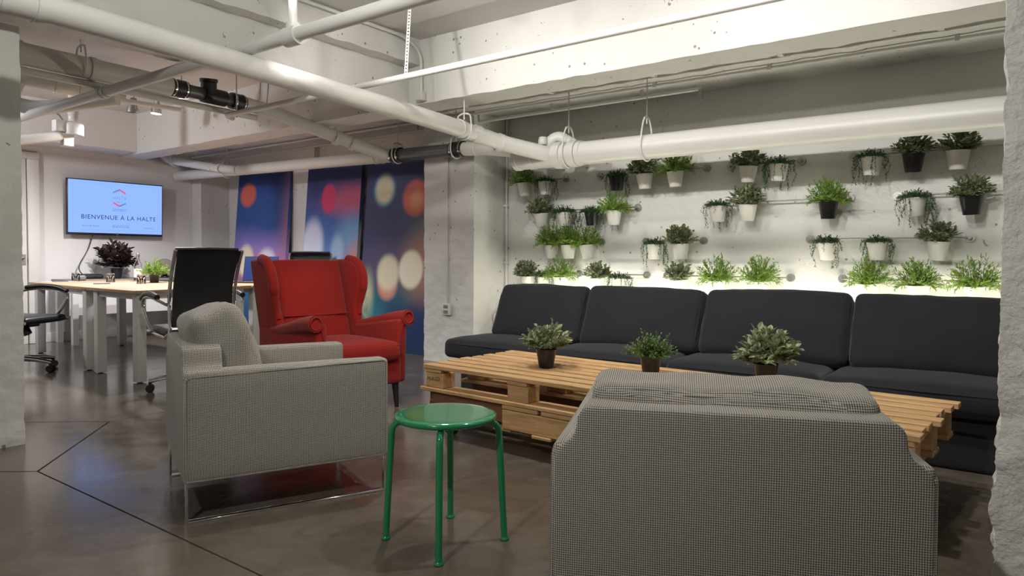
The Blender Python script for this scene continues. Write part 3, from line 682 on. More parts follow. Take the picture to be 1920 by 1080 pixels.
table('beech meeting table at the far side holding the open laptop', [(-5.90, 3.83), (-6.07, 4.44), (-7.30, 4.44), (-7.30, 3.83)], [(-6.02, 3.92), (-6.18, 4.38), (-7.2, 4.38), (-7.2, 3.92)], [((-6.02, 3.92), (-7.2, 3.92)), ((-6.18, 4.38), (-7.2, 4.38))])
o = empty('console_table', (-8.87, 4.0, 0), 0, 'grey console table with a white modesty panel below the wall screen', 'table')
MB().box(-.28, .26, -.68, .74, .705, .735).build('tabletop', 'grey_lam', o, False, .004)
MB().box(.16, .18, -.66, .72, .33, .705).build('modesty_panel', 'trim', o)
for x in (-.22, .2):
    for y in (-.62, .68): MB().box(x - .03, x + .03, y - .03, y + .03, 0, .705).build('leg', 'white_metal', o)

# ================================================================== OFFICE CHAIRS
def office_chair():
    o = empty('office_chair')
    s = MB(); s.rbox(-.245, .245, -.21, .27, .425, .485, .03, 6, (0, 0, .012)); s.build('seat', 'leather', o)
    b = MB(); v = []; f = []; nz = 14; nx = 8
    prof = lambda t: (-.215 - .13 * t ** 1.5 + .055 * math.sin(t * PI * 1.05), .50 + .545 * t)
    for side in (0, 1):
        for j in range(nz + 1):
            t = j / nz; y, z = prof(t); hw = .215 - .010 * math.sin(t * PI)
            for i in range(nx + 1):
                u = -1 + 2 * i / nx; v.append((u * hw, y - .03 * (1 - u * u) * .6 + (.0 if side == 0 else -.022), z))
    N = (nz + 1) * (nx + 1)
    for j in range(nz):
        for i in range(nx):
            a = j * (nx + 1) + i; q = (a, a + 1, a + nx + 2, a + nx + 1); f.append(q[::-1]); f.append(tuple(k + N for k in q))
    edge = [j * (nx + 1) for j in range(nz + 1)] + [nz * (nx + 1) + i for i in range(1, nx + 1)] + [j * (nx + 1) + nx for j in range(nz - 1, -1, -1)] + [i for i in range(nx - 1, 0, -1)]
    for k in range(len(edge)): a, c = edge[k], edge[(k + 1) % len(edge)]; f.append((a, c, c + N, a + N))
    b.add(v, f, True); b.build('backrest', 'mesh', o)
    MB().tube([(-.215, -.31, 1.052), (0, -.335, 1.056), (.215, -.31, 1.052)], .014, 8).build('head_bar', 'leather', o)
    for sx in (-1, 1):
        pts = [(sx * .228, prof(t)[0] - .008, prof(t)[1]) for t in [k / 10 for k in range(10, -1, -1)]] + [(sx * .235, -.225, .455), (sx * .25, -.17, .425), (sx * .25, .0, .43), (sx * .25, .20, .445), (sx * .25, .27, .44)]
        MB().tube(pts, .013, 8).build('side_frame', 'chrome', o)
        arm = [(sx * .262, -.265, .665), (sx * .30, -.17, .695), (sx * .305, 0, .715), (sx * .305, .15, .70), (sx * .30, .24, .655), (sx * .285, .20, .55), (sx * .262, .13, .445)]
        a = MB().tube(fillet(arm, .07, 4), .013, 8).build('armrest', 'chrome', o)
        pad = [(sx * .30, -.17, .713), (sx * .307, -.02, .735), (sx * .307, .13, .722), (sx * .302, .225, .685)]
        MB().tube(fillet(pad, .08, 4), .021, 8).build('arm_pad', 'leather', a)
    m = MB(); m.rbox(-.11, .11, -.10, .12, .385, .43, .015, 1); m.build('tilt_mechanism', 'black', o)
    MB().tube([(.10, .02, .40), (.20, .05, .385), (.27, .07, .37)], .007, 6).build('lever', 'black', o); MB().cyl((.05, .09, .40), (.05, .13, .33), .035, 12).build('tension_knob', 'black', o)
    g_ = MB().cyl((0, 0, .20), (0, 0, .40), .017, 14).build('gas_lift', 'chrome', o); MB().cyl((0, 0, .085), (0, 0, .235), .029, 14).build('lift_sleeve', 'steel', g_)
    for k in range(5):
        a = 2 * PI * k / 5 + .3; d = Vector((math.cos(a), math.sin(a), 0))
        l = MB().tube([d * .02 + Vector((0, 0, .115)), d * .18 + Vector((0, 0, .105)), d * .31 + Vector((0, 0, .082))], [.026, .021, .016], 8).build('base_leg', 'chrome', o)
        n_ = Vector((-d.y, d.x, 0)); c = d * .30 + Vector((0, 0, .030))
        cs = MB()
        for s_ in (-1, 1): cs.cyl(c + n_ * (s_ * .008), c + n_ * (s_ * .026), .030, 14)
        cs.cyl(c + Vector((0, 0, .02)), c + Vector((0, 0, .062)), .012, 8); cs.build('caster', 'black', l)
    return o
oc = office_chair()
spots_ = [((-5.06, 2.79, 0), 168, 'black office chair with chrome frame, its back turned, between table and grey armchair'),
          ((-7.05, 2.30, 0), 32, 'black office chair half hidden by the left pillar, facing the table'),
          ((-6.38, 4.82, 0), 318, 'black office chair showing only its top edge above the red wing chair')]
for k, (loc, az, lab) in enumerate(spots_):
    c = oc if k == 0 else copy_tree(oc); c.location = loc; c.rotation_euler = (0, 0, math.radians(az - 90)); tag(c, lab, 'chair', 'office chairs around the meeting tables')

# ================================================================== GREY HOUNDSTOOTH ARMCHAIRS
def armchair(loc, az, W, D, ctop, clean, label, seed, cshift=0.0, croll=0.0, cy_=-.02):
    o = empty('armchair', loc, math.radians(az - 90), label, 'armchair', 'grey houndstooth armchairs')
    A = .092; zb, za, zt = .155, .572, .662; h = W / 2 - .004
    half = [(h, zb), (h, za - .035), (h - .008, za - .014), (h - .026, za + .002), (h - .044, za + .014), (h - .052, za + .034), (h - .056, zt - .026), (h - .066, zt - .008), (h - .084, zt)]
    out = half + [(-x, z) for x, z in half[::-1]]
    bk = MB(); n = len(out); T = .145
    y0, y1 = -D / 2, -D / 2 + T
    ys = [(y0 + .012, .986), (y0, 1.0), (y0 + .001, 1.0)]
    bk.add([(x, y0, z) for x, z in out] + [(x, y1, z) for x, z in out], [tuple(range(n)), tuple(range(n, 2 * n))[::-1]] + [(i, n + i, n + (i + 1) % n, (i + 1) % n) for i in range(n)])
    bk.build('back', 'hound', o, True, .010, 3); h = W / 2
    for sx in (-1, 1):
        x0, x1 = (h - A, h) if sx > 0 else (-h, -h + A)
        a = MB().rbox(x0, x1, -D / 2 + .006, D / 2, zb, za, .018, 6, (0, 0, .004)).build('arm', 'hound', o, True)
        lp = [(sx * (h - .003), -D / 2 + .006, zb + .006), (sx * (h - .003), D / 2 - .012, zb + .006), (sx * (h - .003), D / 2 - .012, za - .006), (sx * (h - .003), -D / 2 + .01, za - .022)]
        MB().tube(fillet(lp + [lp[0]], .02, 4), .0048, 6).build('piping', 'hound', a, True)
        c_ = MB(); xx = sx * (h - .03)
        for (yy) in (-D / 2 + .012, D / 2 - .012): c_.box(xx - .013, xx + .013, yy - .005, yy + .005, .004, zb + .01)
        c_.box(xx - .013, xx + .013, -D / 2 + .007, D / 2 - .007, 0, .009); c_.build('sled_leg', 'chrome', o, False, .002)
    MB().rbox(-h + A, h - A, -D / 2 + T - .02, D / 2 - .02, zb, .31, .015, 3).build('seat_base', 'hound', o, True)
    MB().rbox(-h + A + .003, h - A - .003, -D / 2 + T, D / 2 - .005, .30, .435, .045, 8, (0, 0, .018), .003, seed).build('seat_cushion', 'hound', o, True)
    cw = W - 2 * A + .03; ch = ctop - .40
    cu = MB().rbox(-cw / 2, cw / 2, -.09, .09, 0, ch, .04, 14, (.0, .045, .004), .010, seed)
    cu.xf(Matrix.Translation((cshift, -D / 2 + T + .085 + cy_, .415)) @ Matrix.Rotation(croll, 4, 'Y') @ Matrix.Rotation(clean, 4, 'X'))
    co = cu.build('back_cushion', 'hound', o, True)
    for yy in (-.075, .075):
        pp = [(-cw / 2 + .02, yy, .03), (-cw / 2 + .02, yy, ch - .02), (cw / 2 - .02, yy, ch - .02), (cw / 2 - .02, yy, .03)]
        t_ = MB().tube(fillet(pp, .05, 5), .006, 6)
        t_.v = [tuple(Vector(p_) + noise.noise_vector(Vector((p_[0] * 6 + seed, p_[1] * 6, p_[2] * 6))) * .006) for p_ in t_.v]
        t_.xf(Matrix.Translation((cshift, -D / 2 + T + .085 + cy_, .415)) @ Matrix.Rotation(croll, 4, 'Y') @ Matrix.Rotation(clean, 4, 'X')); t_.build('cushion_piping', 'hound', co, True)
    return o
armchair((-2.687, 1.844, 0), 67.5, .72, .80, .79, .34, 'grey houndstooth armchair seen from the side, beside the red wing chair', 1.3, -.01, -.05, .015)
armchair((-.683, 1.893, 0), 113.1, .81, .83, .692, .14, 'grey houndstooth armchair seen from behind, nearest the camera', 6.1, .0)

# ================================================================== RED WING CHAIR
def wing_chair(loc, az):
    o = empty('wing_chair', loc, math.radians(az - 90), 'red upholstered wing chair with rolled arms and dark tapered legs', 'armchair')
    # apron and seat cushion (facing +Y)
    MB().rbox(-.31, .31, -.30, .40, .165, .345, .03, 4).build('seat_frame', 'red', o)
    s = MB().rbox(-.275, .275, -.24, .45, .325, .455, .05, 8, (0, 0, .022)).build('seat_cushion', 'red', o)
    lp = [(-.262, .435, .43), (.262, .435, .43)]; MB().tube([(-.27, -.1, .437), (-.268, .39, .437), (-.25, .436, .436), (.25, .436, .436), (.268, .39, .437), (.27, -.1, .437)], .005, 6).build('piping', 'red', s)
    # backrest: reclined slab, broader at the top
    bk = MB().rbox(-.285, .285, -.075, .075, 0, .655, .05, 8, (0, .020, 0))
    bk.v = [(x * (1 + .07 * z), y + .018 * math.cos(x * 5), z) for x, y, z in bk.v]
    RC = math.radians(19)
    bk.xf(Matrix.Translation((0, -.245, .365)) @ Matrix.Rotation(RC, 4, 'X')); b = bk.build('backrest', 'red', o)
    for k in range(4):
        x = -.18 + .12 * k; MB().lathe([(.001, .006), (.010, .004), (.013, 0)], 10).xf(Matrix.Translation((x, -.222, .615)) @ Matrix.Rotation(math.radians(-71), 4, 'X')).build('button', 'red', b)
    MB().tube([(-.27, -.226, .612), (-.1, -.213, .610), (.1, -.213, .610), (.27, -.226, .612)], .006, 6).build('seam', 'red', b)
    for sx in (-1, 1):
        # wing: side outline in (y,z), thickened and flared outwards; it narrows to a waist above the arm
        outl = [(-.40, .30), (-.16, .42), (-.135, .52), (-.175, .60), (-.195, .66), (-.185, .74), (-.175, .82), (-.19, .90), (-.23, .96), (-.29, .995), (-.37, 1.005), (-.555, 1.0)]
        fl_ = lambda y, z: .16 * max(0, y + .33 + (z - .6) * .33) * min(1, max(0, (z - .45) / .3)) + .05 * max(0, z - .55)
        T = .07; n = len(outl); v = []
        for xo in (0, T):
            for (y, z) in outl: v.append((sx * (.278 + xo + fl_(y, z)), y, z))
        f = [tuple(range(n)), tuple(range(n, 2 * n))[::-1]] + [(i, n + i, n + (i + 1) % n, (i + 1) % n) for i in range(n)]
        if sx > 0: f = [q[::-1] for q in f]
        wg = MB().add(v, f).build('wing', 'red', o, False, .024, 4)
        roll = [(sx * (.322 + fl_(y, z)), y - .004, z - .004) for y, z in outl[3:11]]
        MB().tube(fillet(roll, .04, 4), [.020 + .016 * min(1, k / 12) for k in range(len(fillet(roll, .04, 4)))], 12).build('wing_roll', 'red', wg)
        # arm: side panel rising to the front, with a rolled top and scroll front
        x0_, x1_ = .283, .368; so_ = [(-.42, .165), (.365, .165), (.375, .40), (.378, .60), (.20, .580), (-.05, .545), (-.20, .530), (-.42, .53)]; n = len(so_)
        v = [(sx * x0_, y, z) for y, z in so_] + [(sx * x1_, y, z) for y, z in so_]
        f = [tuple(range(n)), tuple(range(n, 2 * n))[::-1]] + [(i, n + i, n + (i + 1) % n, (i + 1) % n) for i in range(n)]
        if sx > 0: f = [q[::-1] for q in f]
        am = MB().add(v, f).build('arm', 'red', o, False, .022, 3)
        path = fillet([(sx * .335, -.26, .515), (sx * .338, -.12, .530), (sx * .348, .06, .560), (sx * .362, .24, .592), (sx * .372, .385, .606)], .1, 4)
        MB().tube(path, [.034 + .020 * k / (len(path) - 1) for k in range(len(path))], 18).build('arm_roll', 'red', am)
        fr = [(sx * .372 + .040 * math.cos(a), .387, .606 + .040 * math.sin(a)) for a in [2 * PI * k / 18 for k in range(18)]]
        MB().tube(fr, .006, 6, closed=True).build('scroll_piping', 'red', am)
        fp = [(sx * .330, .380, .57), (sx * .300, .378, .46), (sx * .296, .372, .18)]; MB().tube(fillet(fp, .05, 4), .006, 6).build('front_piping', 'red', am)
    for (x, y, tx, ty) in ((-.28, .35, -.005, .015), (.28, .35, .005, .015), (-.26, -.30, -.01, -.07), (.26, -.30, .01, -.07)):
        MB().tube([(x, y, .175), (x + tx, y + ty, 0)], [.026, .014], 12).build('leg', 'dark_wood', o)
    return o
wing_chair((-3.80, 3.08, 0), -8).scale = (.93, .96, .985)

# ================================================================== GREEN STOOL
o = empty('stool', (-1.662, 1.838, 0), 0, 'round green metal stool with four bent tube legs', 'stool')
MB().lathe([(.001, .4535), (.10, .4535), (.150, .4535), (.170, .453), (.178, .450), (.182, .443), (.178, .434), (.168, .430), (.001, .432)], 48).build('seat', 'green_paint', o)
for k in range(4):
    a = math.radians(36.5 + 90 * k); d = Vector((math.cos(a), math.sin(a), 0))
    l = MB().tube(fillet([d * .11 + Vector((0, 0, .420)), d * .188 + Vector((0, 0, .420)), d * .211 + Vector((0, 0, .006))], .045, 7), .0118, 14).build('leg', 'green_paint', o)
    MB().lathe([(.001, 0), (.016, 0), (.017, .006), (.012, .012)], 14, tuple(d * .211)).build('foot', 'green_paint', l)

# ================================================================== PALLET TABLE
pt = empty('pallet_table', (-1.512, 3.198, 0), math.radians(-3.4), 'long low coffee table made of stacked wooden pallets on casters', 'table')
random.seed(11)
def plank(name, x0, x1, y0, y1, z0, z1, mat='pallet', parent=None, bev=.004):
    cx, cy, cz = (x0 + x1) / 2, (y0 + y1) / 2, (z0 + z1) / 2
    b = MB().box(x0 - cx, x1 - cx, y0 - cy, y1 - cy, z0 - cz, z1 - cz).build(name, mat, parent or pt, False, bev, 1); b.location = (cx, cy, cz); b.rotation_euler = (0, 0, random.uniform(-.002, .002)); return b
nb = 8; bw = .0700; gp = (.79 - nb * bw) / (nb - 1)
for i in range(nb):
    y = -.395 + i * (bw + gp); plank('board', -1.24 + random.uniform(-.012, .012), 1.24 + random.uniform(-.02, .012), y, y + bw, .3775 + random.uniform(-.001, 0), .400 + random.uniform(-.002, .001), 'pallet', None, .002)
blkx = [-1.235, -.64, -.07, .07 + .0, .55, 1.09]
for x in (-1.235, -.62, -.072, .072, .55, 1.09): 
    plank('cross_board', x, x + .13, -.39, .39, .356, .379)
for x in (-1.225, -.62, -.05, .55, 1.085):
    for yy in (-.385, -.05, .285):
        b_ = plank('block', x, x + .135, yy, yy + .10, .272, .356)
        if x < -1.2 and yy < -.3:
            me = text_mesh('HLKGD', .030, 1.0); t_ = link('lettering', me, b_); me.materials.clear(); me.materials.append(MAT['dark_wood']); t_.location = (-.005, -.0512, .008); t_.rotation_euler = (PI / 2, 0, 0)
for yy, wd in ((-.40, .125), (-.062, .125), (.275, .125)): plank('bottom_board', -1.262 + (.02 if yy > 0 else 0), 1.225, yy, yy + wd, .250, .272)
# lower pallet
plank('side_plank', -1.205, -.652, -.375, -.33, .150, .246, 'pallet_red'); b_ = plank('side_plank', -.648, 1.10, -.395, -.35, .125, .224)
plank('top_strip', -.648, -.415, -.397, -.30, .227, .2485); plank('top_strip', -.395, 1.10, -.397, -.30, .227, .2485); plank('top_strip', -1.20, -.90, -.36, -.28, .2465, .2495, 'pallet_red')
plank('side_plank', -1.205, 1.10, .335, .38, .140, .246); plank('side_plank', -1.205, 1.10, -.03, .03, .140, .246, 'pallet_red')
for x in (-1.15, -.72, -.45, .1, .6, .98): plank('bottom_board', x, x + .12, -.402 if x > -.6 else -.382, .38, .108, .125)
plank('end_plank', 1.10, 1.14, -.36, .36, .15, .24)
for (x, y) in ((-1.10, -.30), (-1.10, .30), (0, -.30), (0, .30), (1.0, -.30), (1.0, .30)):
    c_ = MB().cyl((x - .014, y, .043), (x + .014, y, .043), .043, 18).build('caster', 'rubber', pt); MB().box(x - .022, x - .017, y - .02, y + .02, .04, .108).box(x + .017, x + .022, y - .02, y + .02, .04, .108).box(x - .03, x + .03, y - .03, y + .03, .102, .108).build('caster_fork', 'steel', c_)
me = text_mesh('D', .034); me2 = text_mesh('DLA', .034)
for me_, dx_, dz_ in ((me, -.255, .022), (me2, -.240, -.020)):
    t_ = link('lettering', me_, b_.parent.children[0] if False else pt); me_.materials.clear(); me_.materials.append(MAT['dark_wood']); t_.location = (-1.205 + .02 + (.012 if me_ is me2 else 0), -.3760, .198 + dz_); t_.rotation_euler = (PI / 2, 0, 0)

# ================================================================== SOFA
so = empty('sofa', (-1.7, 4.3, 0), 0, 'long low charcoal sofa of four seats under the wall plants', 'sofa')
def sofa_part(mb, name, mat, parent=None): mb.xf(Matrix.Translation((1.7, -4.3, 0))); return mb.build(name, mat, parent or so)
sofa_part(MB().rbox(-3.40, .12, 3.92, 4.66, 0.0, .275, .02, 8), 'base', 'navy_dark')
sofa_part(MB().rbox(-3.40, .12, 4.50, 4.68, .27, .62, .05, 8), 'back_frame', 'navy')
sx_ = [-3.50, -2.60, -1.74, -.88, .12]
for i in range(4):
    a_, b_ = sx_[i] + .004, sx_[i + 1] - .004
    c_ = sofa_part(MB().rbox(a_, b_, 3.83, 4.52, .268, .405, .045, 12, (0, .012, .030), .004, i * 3.1), 'seat_cushion', 'navy')
    lp = [(a_ + .015, 4.3, .385), (a_ + .012, 3.88, .378), (a_ + .05, 3.836, .374), ((a_ + b_) / 2, 3.822, .376), (b_ - .05, 3.836, .374), (b_ - .012, 3.88, .378), (b_ - .015, 4.3, .385)]
    sofa_part(MB().tube(fillet(lp, .04, 4), .0055, 6), 'piping', 'navy', c_)
bx_ = [-3.31, -2.535, -1.675, -.815, .12]
for i in range(4):
    a_, b_ = bx_[i] + .003, bx_[i + 1] - .006; hh = (.425, .43, .435, .43)[i]
    M_ = Matrix.Translation((0, 4.235, .385)) @ Matrix.Rotation(math.radians(-24), 4, 'X')
    c_ = sofa_part(MB().rbox(a_, b_, -.105, .105, 0, hh, .045, 14, (.006, .035, .012), .007, 20 + i * 7).xf(M_), 'back_cushion', 'navy')
    lp = [(a_ + .014, -.088, .03), (a_ + .014, -.088, hh - .016), (b_ - .014, -.088, hh - .016), (b_ - .014, -.088, .03)]
    sofa_part(MB().tube(fillet(lp, .05, 5), .0055, 6).xf(M_), 'piping', 'navy', c_)

# ================================================================== PLANTS
def leaf_quad(mb, p, d, L, W_, up, fold=.25):
    """pointed oval leaf, folded along the midrib"""
    d = d.normalized(); s = d.cross(up)
    s = s.normalized() if s.length > 1e-4 else Vector((1, 0, 0)); n = s.cross(d)
    m1 = p + d * L * .45 + n * L * -.04; tip = p + d * L + n * L * -.12
    l1 = p + d * L * .40 + s * W_ + n * W_ * fold; r1 = p + d * L * .40 - s * W_ + n * W_ * fold
    l2 = p + d * L * .75 + s * W_ * .75 + n * (W_ * fold - L * .05); r2 = p + d * L * .75 - s * W_ * .75 + n * (W_ * fold - L * .05)
    mb.add([p, l1, l2, tip, r2, r1, m1], [(0, 1, 6), (1, 2, 3, 6), (0, 6, 5), (6, 3, 4, 5)], False)
def blade(mb, p, d, L, W_, up):
    d = d.normalized(); s = d.cross(up); s = s.normalized() if s.length > 1e-4 else Vector((1, 0, 0))
    mb.add([p, p + d * L * .5 + s * W_, p + d * L, p + d * L * .5 - s * W_], [(0, 1, 2, 3)])
def stem(mb, pts, r=.0012):
    mb.tube(pts, r, 3, False)
R = random.Random(5)
def rnd_dir(tmax):
    a = R.uniform(0, 2 * PI); t = tmax * R.random() ** .68; return Vector((math.sin(t) * math.cos(a), math.sin(t) * math.sin(a), math.cos(t)))
def foliage(kind, scale=1.0):
    mb = MB(); Z = Vector((0, 0, 1))
    if kind == 'g':       # feathery upright sprigs
        for i in range(96):
            d = rnd_dir(1.62); L = R.uniform(.095, .150) * scale * (.80 + .28 * max(0, d.z)); p0 = Vector((d.x * .035, d.y * .035, .005)); pts = []
            for k in range(6):
                t = k / 5; pts.append(p0 + d * L * t + Z * (.045 * t - .045 * t * t * (1.3 - d.z)) * scale)
            stem(mb, pts)
            for k in range(1, 6):
                for s_ in range(4):
                    q = (pts[k] - pts[k - 1]).normalized(); ld = (q * .8 + Vector((R.uniform(-1, 1), R.uniform(-1, 1), R.uniform(-.5, 1))) * .75); blade(mb, pts[k - 1].lerp(pts[k], R.random()), ld, R.uniform(.022, .038) * scale, .0034 * scale, Vector((R.uniform(-1, 1), R.uniform(-1, 1), 1)))
    elif kind == 's' or kind == 'd':     # rosettes of oval leaves
        n = 62 if kind == 's' else 70
        for i in range(n):
            d = rnd_dir(1.62); L = R.uniform(.070, .112) * scale * (.86 + .25 * max(0, d.z)); p0 = Vector((d.x * .030, d.y * .030, .005)); tip = p0 + d * L + Z * .022 * scale
            stem(mb, [p0, p0.lerp(tip, .5) + Z * .006, tip], .0016)
            for k in range(10):
                t = .35 + .65 * k / 9; q = p0.lerp(tip, t); a = R.uniform(0, 2 * PI); side = Vector((math.cos(a), math.sin(a), R.uniform(-.3, .7)))
                ld = d * (.4 + .8 * (k / 9)) + side * .85; leaf_quad(mb, q, ld, R.uniform(.026, .042) * scale, R.uniform(.0082, .0118) * scale, Z + Vector((R.uniform(-.6, .6), R.uniform(-.6, .6), 0)))
    elif kind == 't':     # strings of little leaves over the rim
        for i in range(150):
            d = rnd_dir(1.45); p0 = Vector((d.x * .05, d.y * .05, 0)); q = p0 + d * R.uniform(.02, .062) * scale
            stem(mb, [p0, q], .001)
            for k in range(3): leaf_quad(mb, p0.lerp(q, .5 + .25 * k), d + Vector((R.uniform(-1, 1), R.uniform(-1, 1), R.uniform(-.5, 1))), R.uniform(.012, .022), .0042, Z)
        for i in range(19):
            a = R.choice((PI, 2 * PI)) + R.gauss(0, .75); d = Vector((math.cos(a), math.sin(a), 0)); Ld = R.uniform(.05, .22) * scale; out = R.uniform(.078, .115); pts = [Vector((d.x * .04, d.y * .04, .01)), Vector((d.x * out * .8, d.y * out * .8, .030)), Vector((d.x * out, d.y * out, .0))]
            m = max(3, int(Ld / .022))
            for k in range(1, m): pts.append(Vector((d.x * (out + .012 * math.sin(k * .9 + i)), d.y * (out + .004 * k / m), -Ld * k / m)))
            stem(mb, pts, .0011)
            for k in range(1, len(pts)):
                for s_ in range(4): leaf_quad(mb, pts[k - 1].lerp(pts[k], R.random()), Vector((R.uniform(-1, 1), R.uniform(-1, 1), R.uniform(-.9, .3))), R.uniform(.009, .016), .0036, Z)
    elif kind == 'y':     # fine thyme cushion
        for i in range(230):
            d = rnd_dir(1.5); L = R.uniform(.05, .105) * scale
            if i < 6: d = rnd_dir(.6); L = R.uniform(.11, .13) * scale
            p0 = Vector((d.x * .035, d.y * .035, 0)); tip = p0 + d * L; stem(mb, [p0, tip], .0009)
            for k in range(11): leaf_quad(mb, p0.lerp(tip, .3 + .7 * k / 10), d * .5 + Vector((R.uniform(-1, 1), R.uniform(-1, 1), R.uniform(-.3, 1))), R.uniform(.010, .017), .0040, Z)
    return mb.mesh('foliage', {'g': 'leaf_g', 's': 'leaf_s', 'd': 'leaf_d', 't': 'leaf_t', 'y': 'leaf_y'}[kind])
FOL = {'g': [foliage('g') for _ in range(4)], 's': [foliage('s') for _ in range(4)], 't': [foliage('t') for _ in range(5)]}
def pot_mesh(r, h, mat, seg=24):
    return MB().lathe([(.001, 0), (r * .66, 0), (r * .69, .004), (r * .97, h - .004), (r, h), (r * .96, h), (r * .92, h - .02), (r * .90, h - .022)], seg).mesh('pot', mat)
PW = pot_mesh(.070, .124, 'white_pot'); PBk = pot_mesh(.070, .124, 'black_pot'); SOIL = MB().lathe([(.001, .112), (.066, .110)], 20).mesh('soil', 'soil')
HOOK = MB().tube(fillet([(0, .062, .10), (0, .070, .132), (0, .086, .150), (0, .100, .132)], .012, 4), .0035, 6).mesh('hook', 'steel')
RAILZ = {1: 1.730, 2: 1.440, 3: 1.150, 4: .865}
RY = 5.415
rails = [(-3.98, -3.46, 1, 'top rail, first from the pillar'), (-3.10, -2.125, 1, 'top rail with three pots, under the pipe hanger'), (-1.93, -1.40, 1, 'top rail with two pots, in the middle'), (-1.045, .55, 1, 'top rail running behind the rough pillar'),
         (-3.78, -2.73, 2, 'second rail with four pots near the pillar'), (-2.10, -1.065, 2, 'second rail with a long bare stretch'), (-.765, .10, 2, 'second rail at the right end'),
         (-3.66, -3.08, 3, 'third rail with three bright bushy pots'), (-2.65, -2.145, 3, 'third rail, the short one with two pots'), (-1.33, -.342, 3, 'third rail with two trailing pots'),
         (-3.93, -3.31, 4, 'bottom rail, first from the pillar'), (-3.115, -2.64, 4, 'bottom rail with two pots behind the second cushion'), (-2.455, -1.465, 4, 'bottom rail with three pots, in the middle'), (-1.105, .45, 4, 'bottom rail running behind the rough pillar')]
for a_, b_, rw, lab in rails:
    o = empty('hanging_rail', (a_, RY, RAILZ[rw]), 0, 'thin steel wall rail: ' + lab, 'rail', 'steel rails on the plant wall')
    MB().cyl((0, 0, 0), (b_ - a_, 0, 0), .0055, 10).build('bar', 'steel', o)
    for x in (0.0, b_ - a_):
        MB().cyl((x, .030, 0), (x, WY - RY, 0), .030, 18).build('wall_flange', 'steel', o); MB().cyl((x, -.012, 0), (x, .035, 0), .011, 12).build('bar_end', 'steel', o)
KN = {'g': 'bushy bright green sprigs', 's': 'grey-green oval leaves', 't': 'trailing strings of dark leaves'}
pots = [(-3.82, 1, 'g', 'w'), (-3.59, 1, 't', 'w'), (-2.86, 1, 't', 'b'), (-2.6, 1, 's', 'w'), (-2.33, 1, 'g', 'w'), (-1.75, 1, 's', 'w'), (-1.53, 1, 't', 'w'), (-0.91, 1, 't', 'w'), (-0.66, 1, 's', 'b'), (-0.41, 1, 's', 'w'),
        (-3.63, 2, 's', 'w'), (-3.38, 2, 't', 'w'), (-3.1, 2, 't', 'b'), (-2.89, 2, 'g', 'w'), (-1.98, 2, 't', 'w'), (-1.75, 2, 's', 'w'), (-1.18, 2, 'g', 'b'), (-0.64, 2, 't', 'w'), (-0.33, 2, 's', 'b'),
        (-3.52, 3, 'g', 'w'), (-3.34, 3, 'g', 'w'), (-3.14, 3, 'g', 'w'), (-2.51, 3, 't', 'w'), (-2.28, 3, 's', 'w'), (-1.18, 3, 't', 'w'), (-0.86, 3, 't', 'w'), (-0.51, 3, 's', 'w'),
        (-3.79, 4, 's', 'w'), (-3.6, 4, 't', 'w'), (-3.42, 4, 'g', 'w'), (-3.03, 4, 's', 'w'), (-2.83, 4, 't', 'w'), (-2.28, 4, 's', 'w'), (-1.98, 4, 'g', 'w'), (-1.66, 4, 'g', 'w'), (-0.9, 4, 'g', 'w'), (-0.61, 4, 'g', 'w'), (-0.3, 4, 'g', 'w')]
ORD = ['first', 'second', 'third', 'fourth', 'fifth', 'sixth', 'seventh', 'eighth', 'ninth', 'tenth', 'eleventh', 'twelfth']
ROWN = {1: 'top', 2: 'second', 3: 'third', 4: 'bottom'}
cnt = {}
for i, (x, rw, k, c_) in enumerate(pots):
    cnt[rw] = cnt.get(rw, 0) + 1
    o = empty('hanging_plant', (x, 5.322, RAILZ[rw] - .150), 0, '%s pot of %s, %s from left in %s row' % ('black' if c_ == 'b' else 'white', KN[k], ORD[cnt[rw] - 1], ROWN[rw]), 'plant', 'potted plants hung on the wall rails')
    o.rotation_euler = (R.uniform(.02, .09), R.uniform(-.05, .05), 0)
    link('pot', PW if c_ == 'w' else PBk, o); link('soil', SOIL, o)
    f_ = link('foliage', FOL[k][i % len(FOL[k])], o); f_.location = (0, -.006, .116); s_ = R.uniform(.94, 1.08)
    if k == 't': f_.scale = (R.choice((-1, 1)) * s_, s_, s_ * R.uniform(.85, 1.1))
    else: f_.rotation_euler = (0, 0, R.uniform(0, 6.28)); f_.scale = (s_, s_, s_)
    link('hook', HOOK, o)
# plants standing on the pallet table
NP = pot_mesh(.058, .105, 'black_pot')
for (x, y, k, sc, lab) in ((-2.142, 3.19, 's', 1.0, 'black nursery pot with grey-green sage leaves on the left of the pallet table'), (-1.575, 3.31, 'y', 1.1, 'black nursery pot of fine thyme in the middle of the pallet table'), (-1.02, 3.40, 's', 1.22, 'black nursery pot with broad pale leaves behind the near armchair')):
    o = empty('potted_plant', (x, y, .4005), R.uniform(0, 6), lab, 'plant', 'potted plants on the pallet table')
    link('pot', NP, o); f_ = link('foliage', foliage(k, sc), o); f_.location = (0, 0, .098); s_ = link('soil', SOIL, o); s_.scale = (.8, .8, .82)

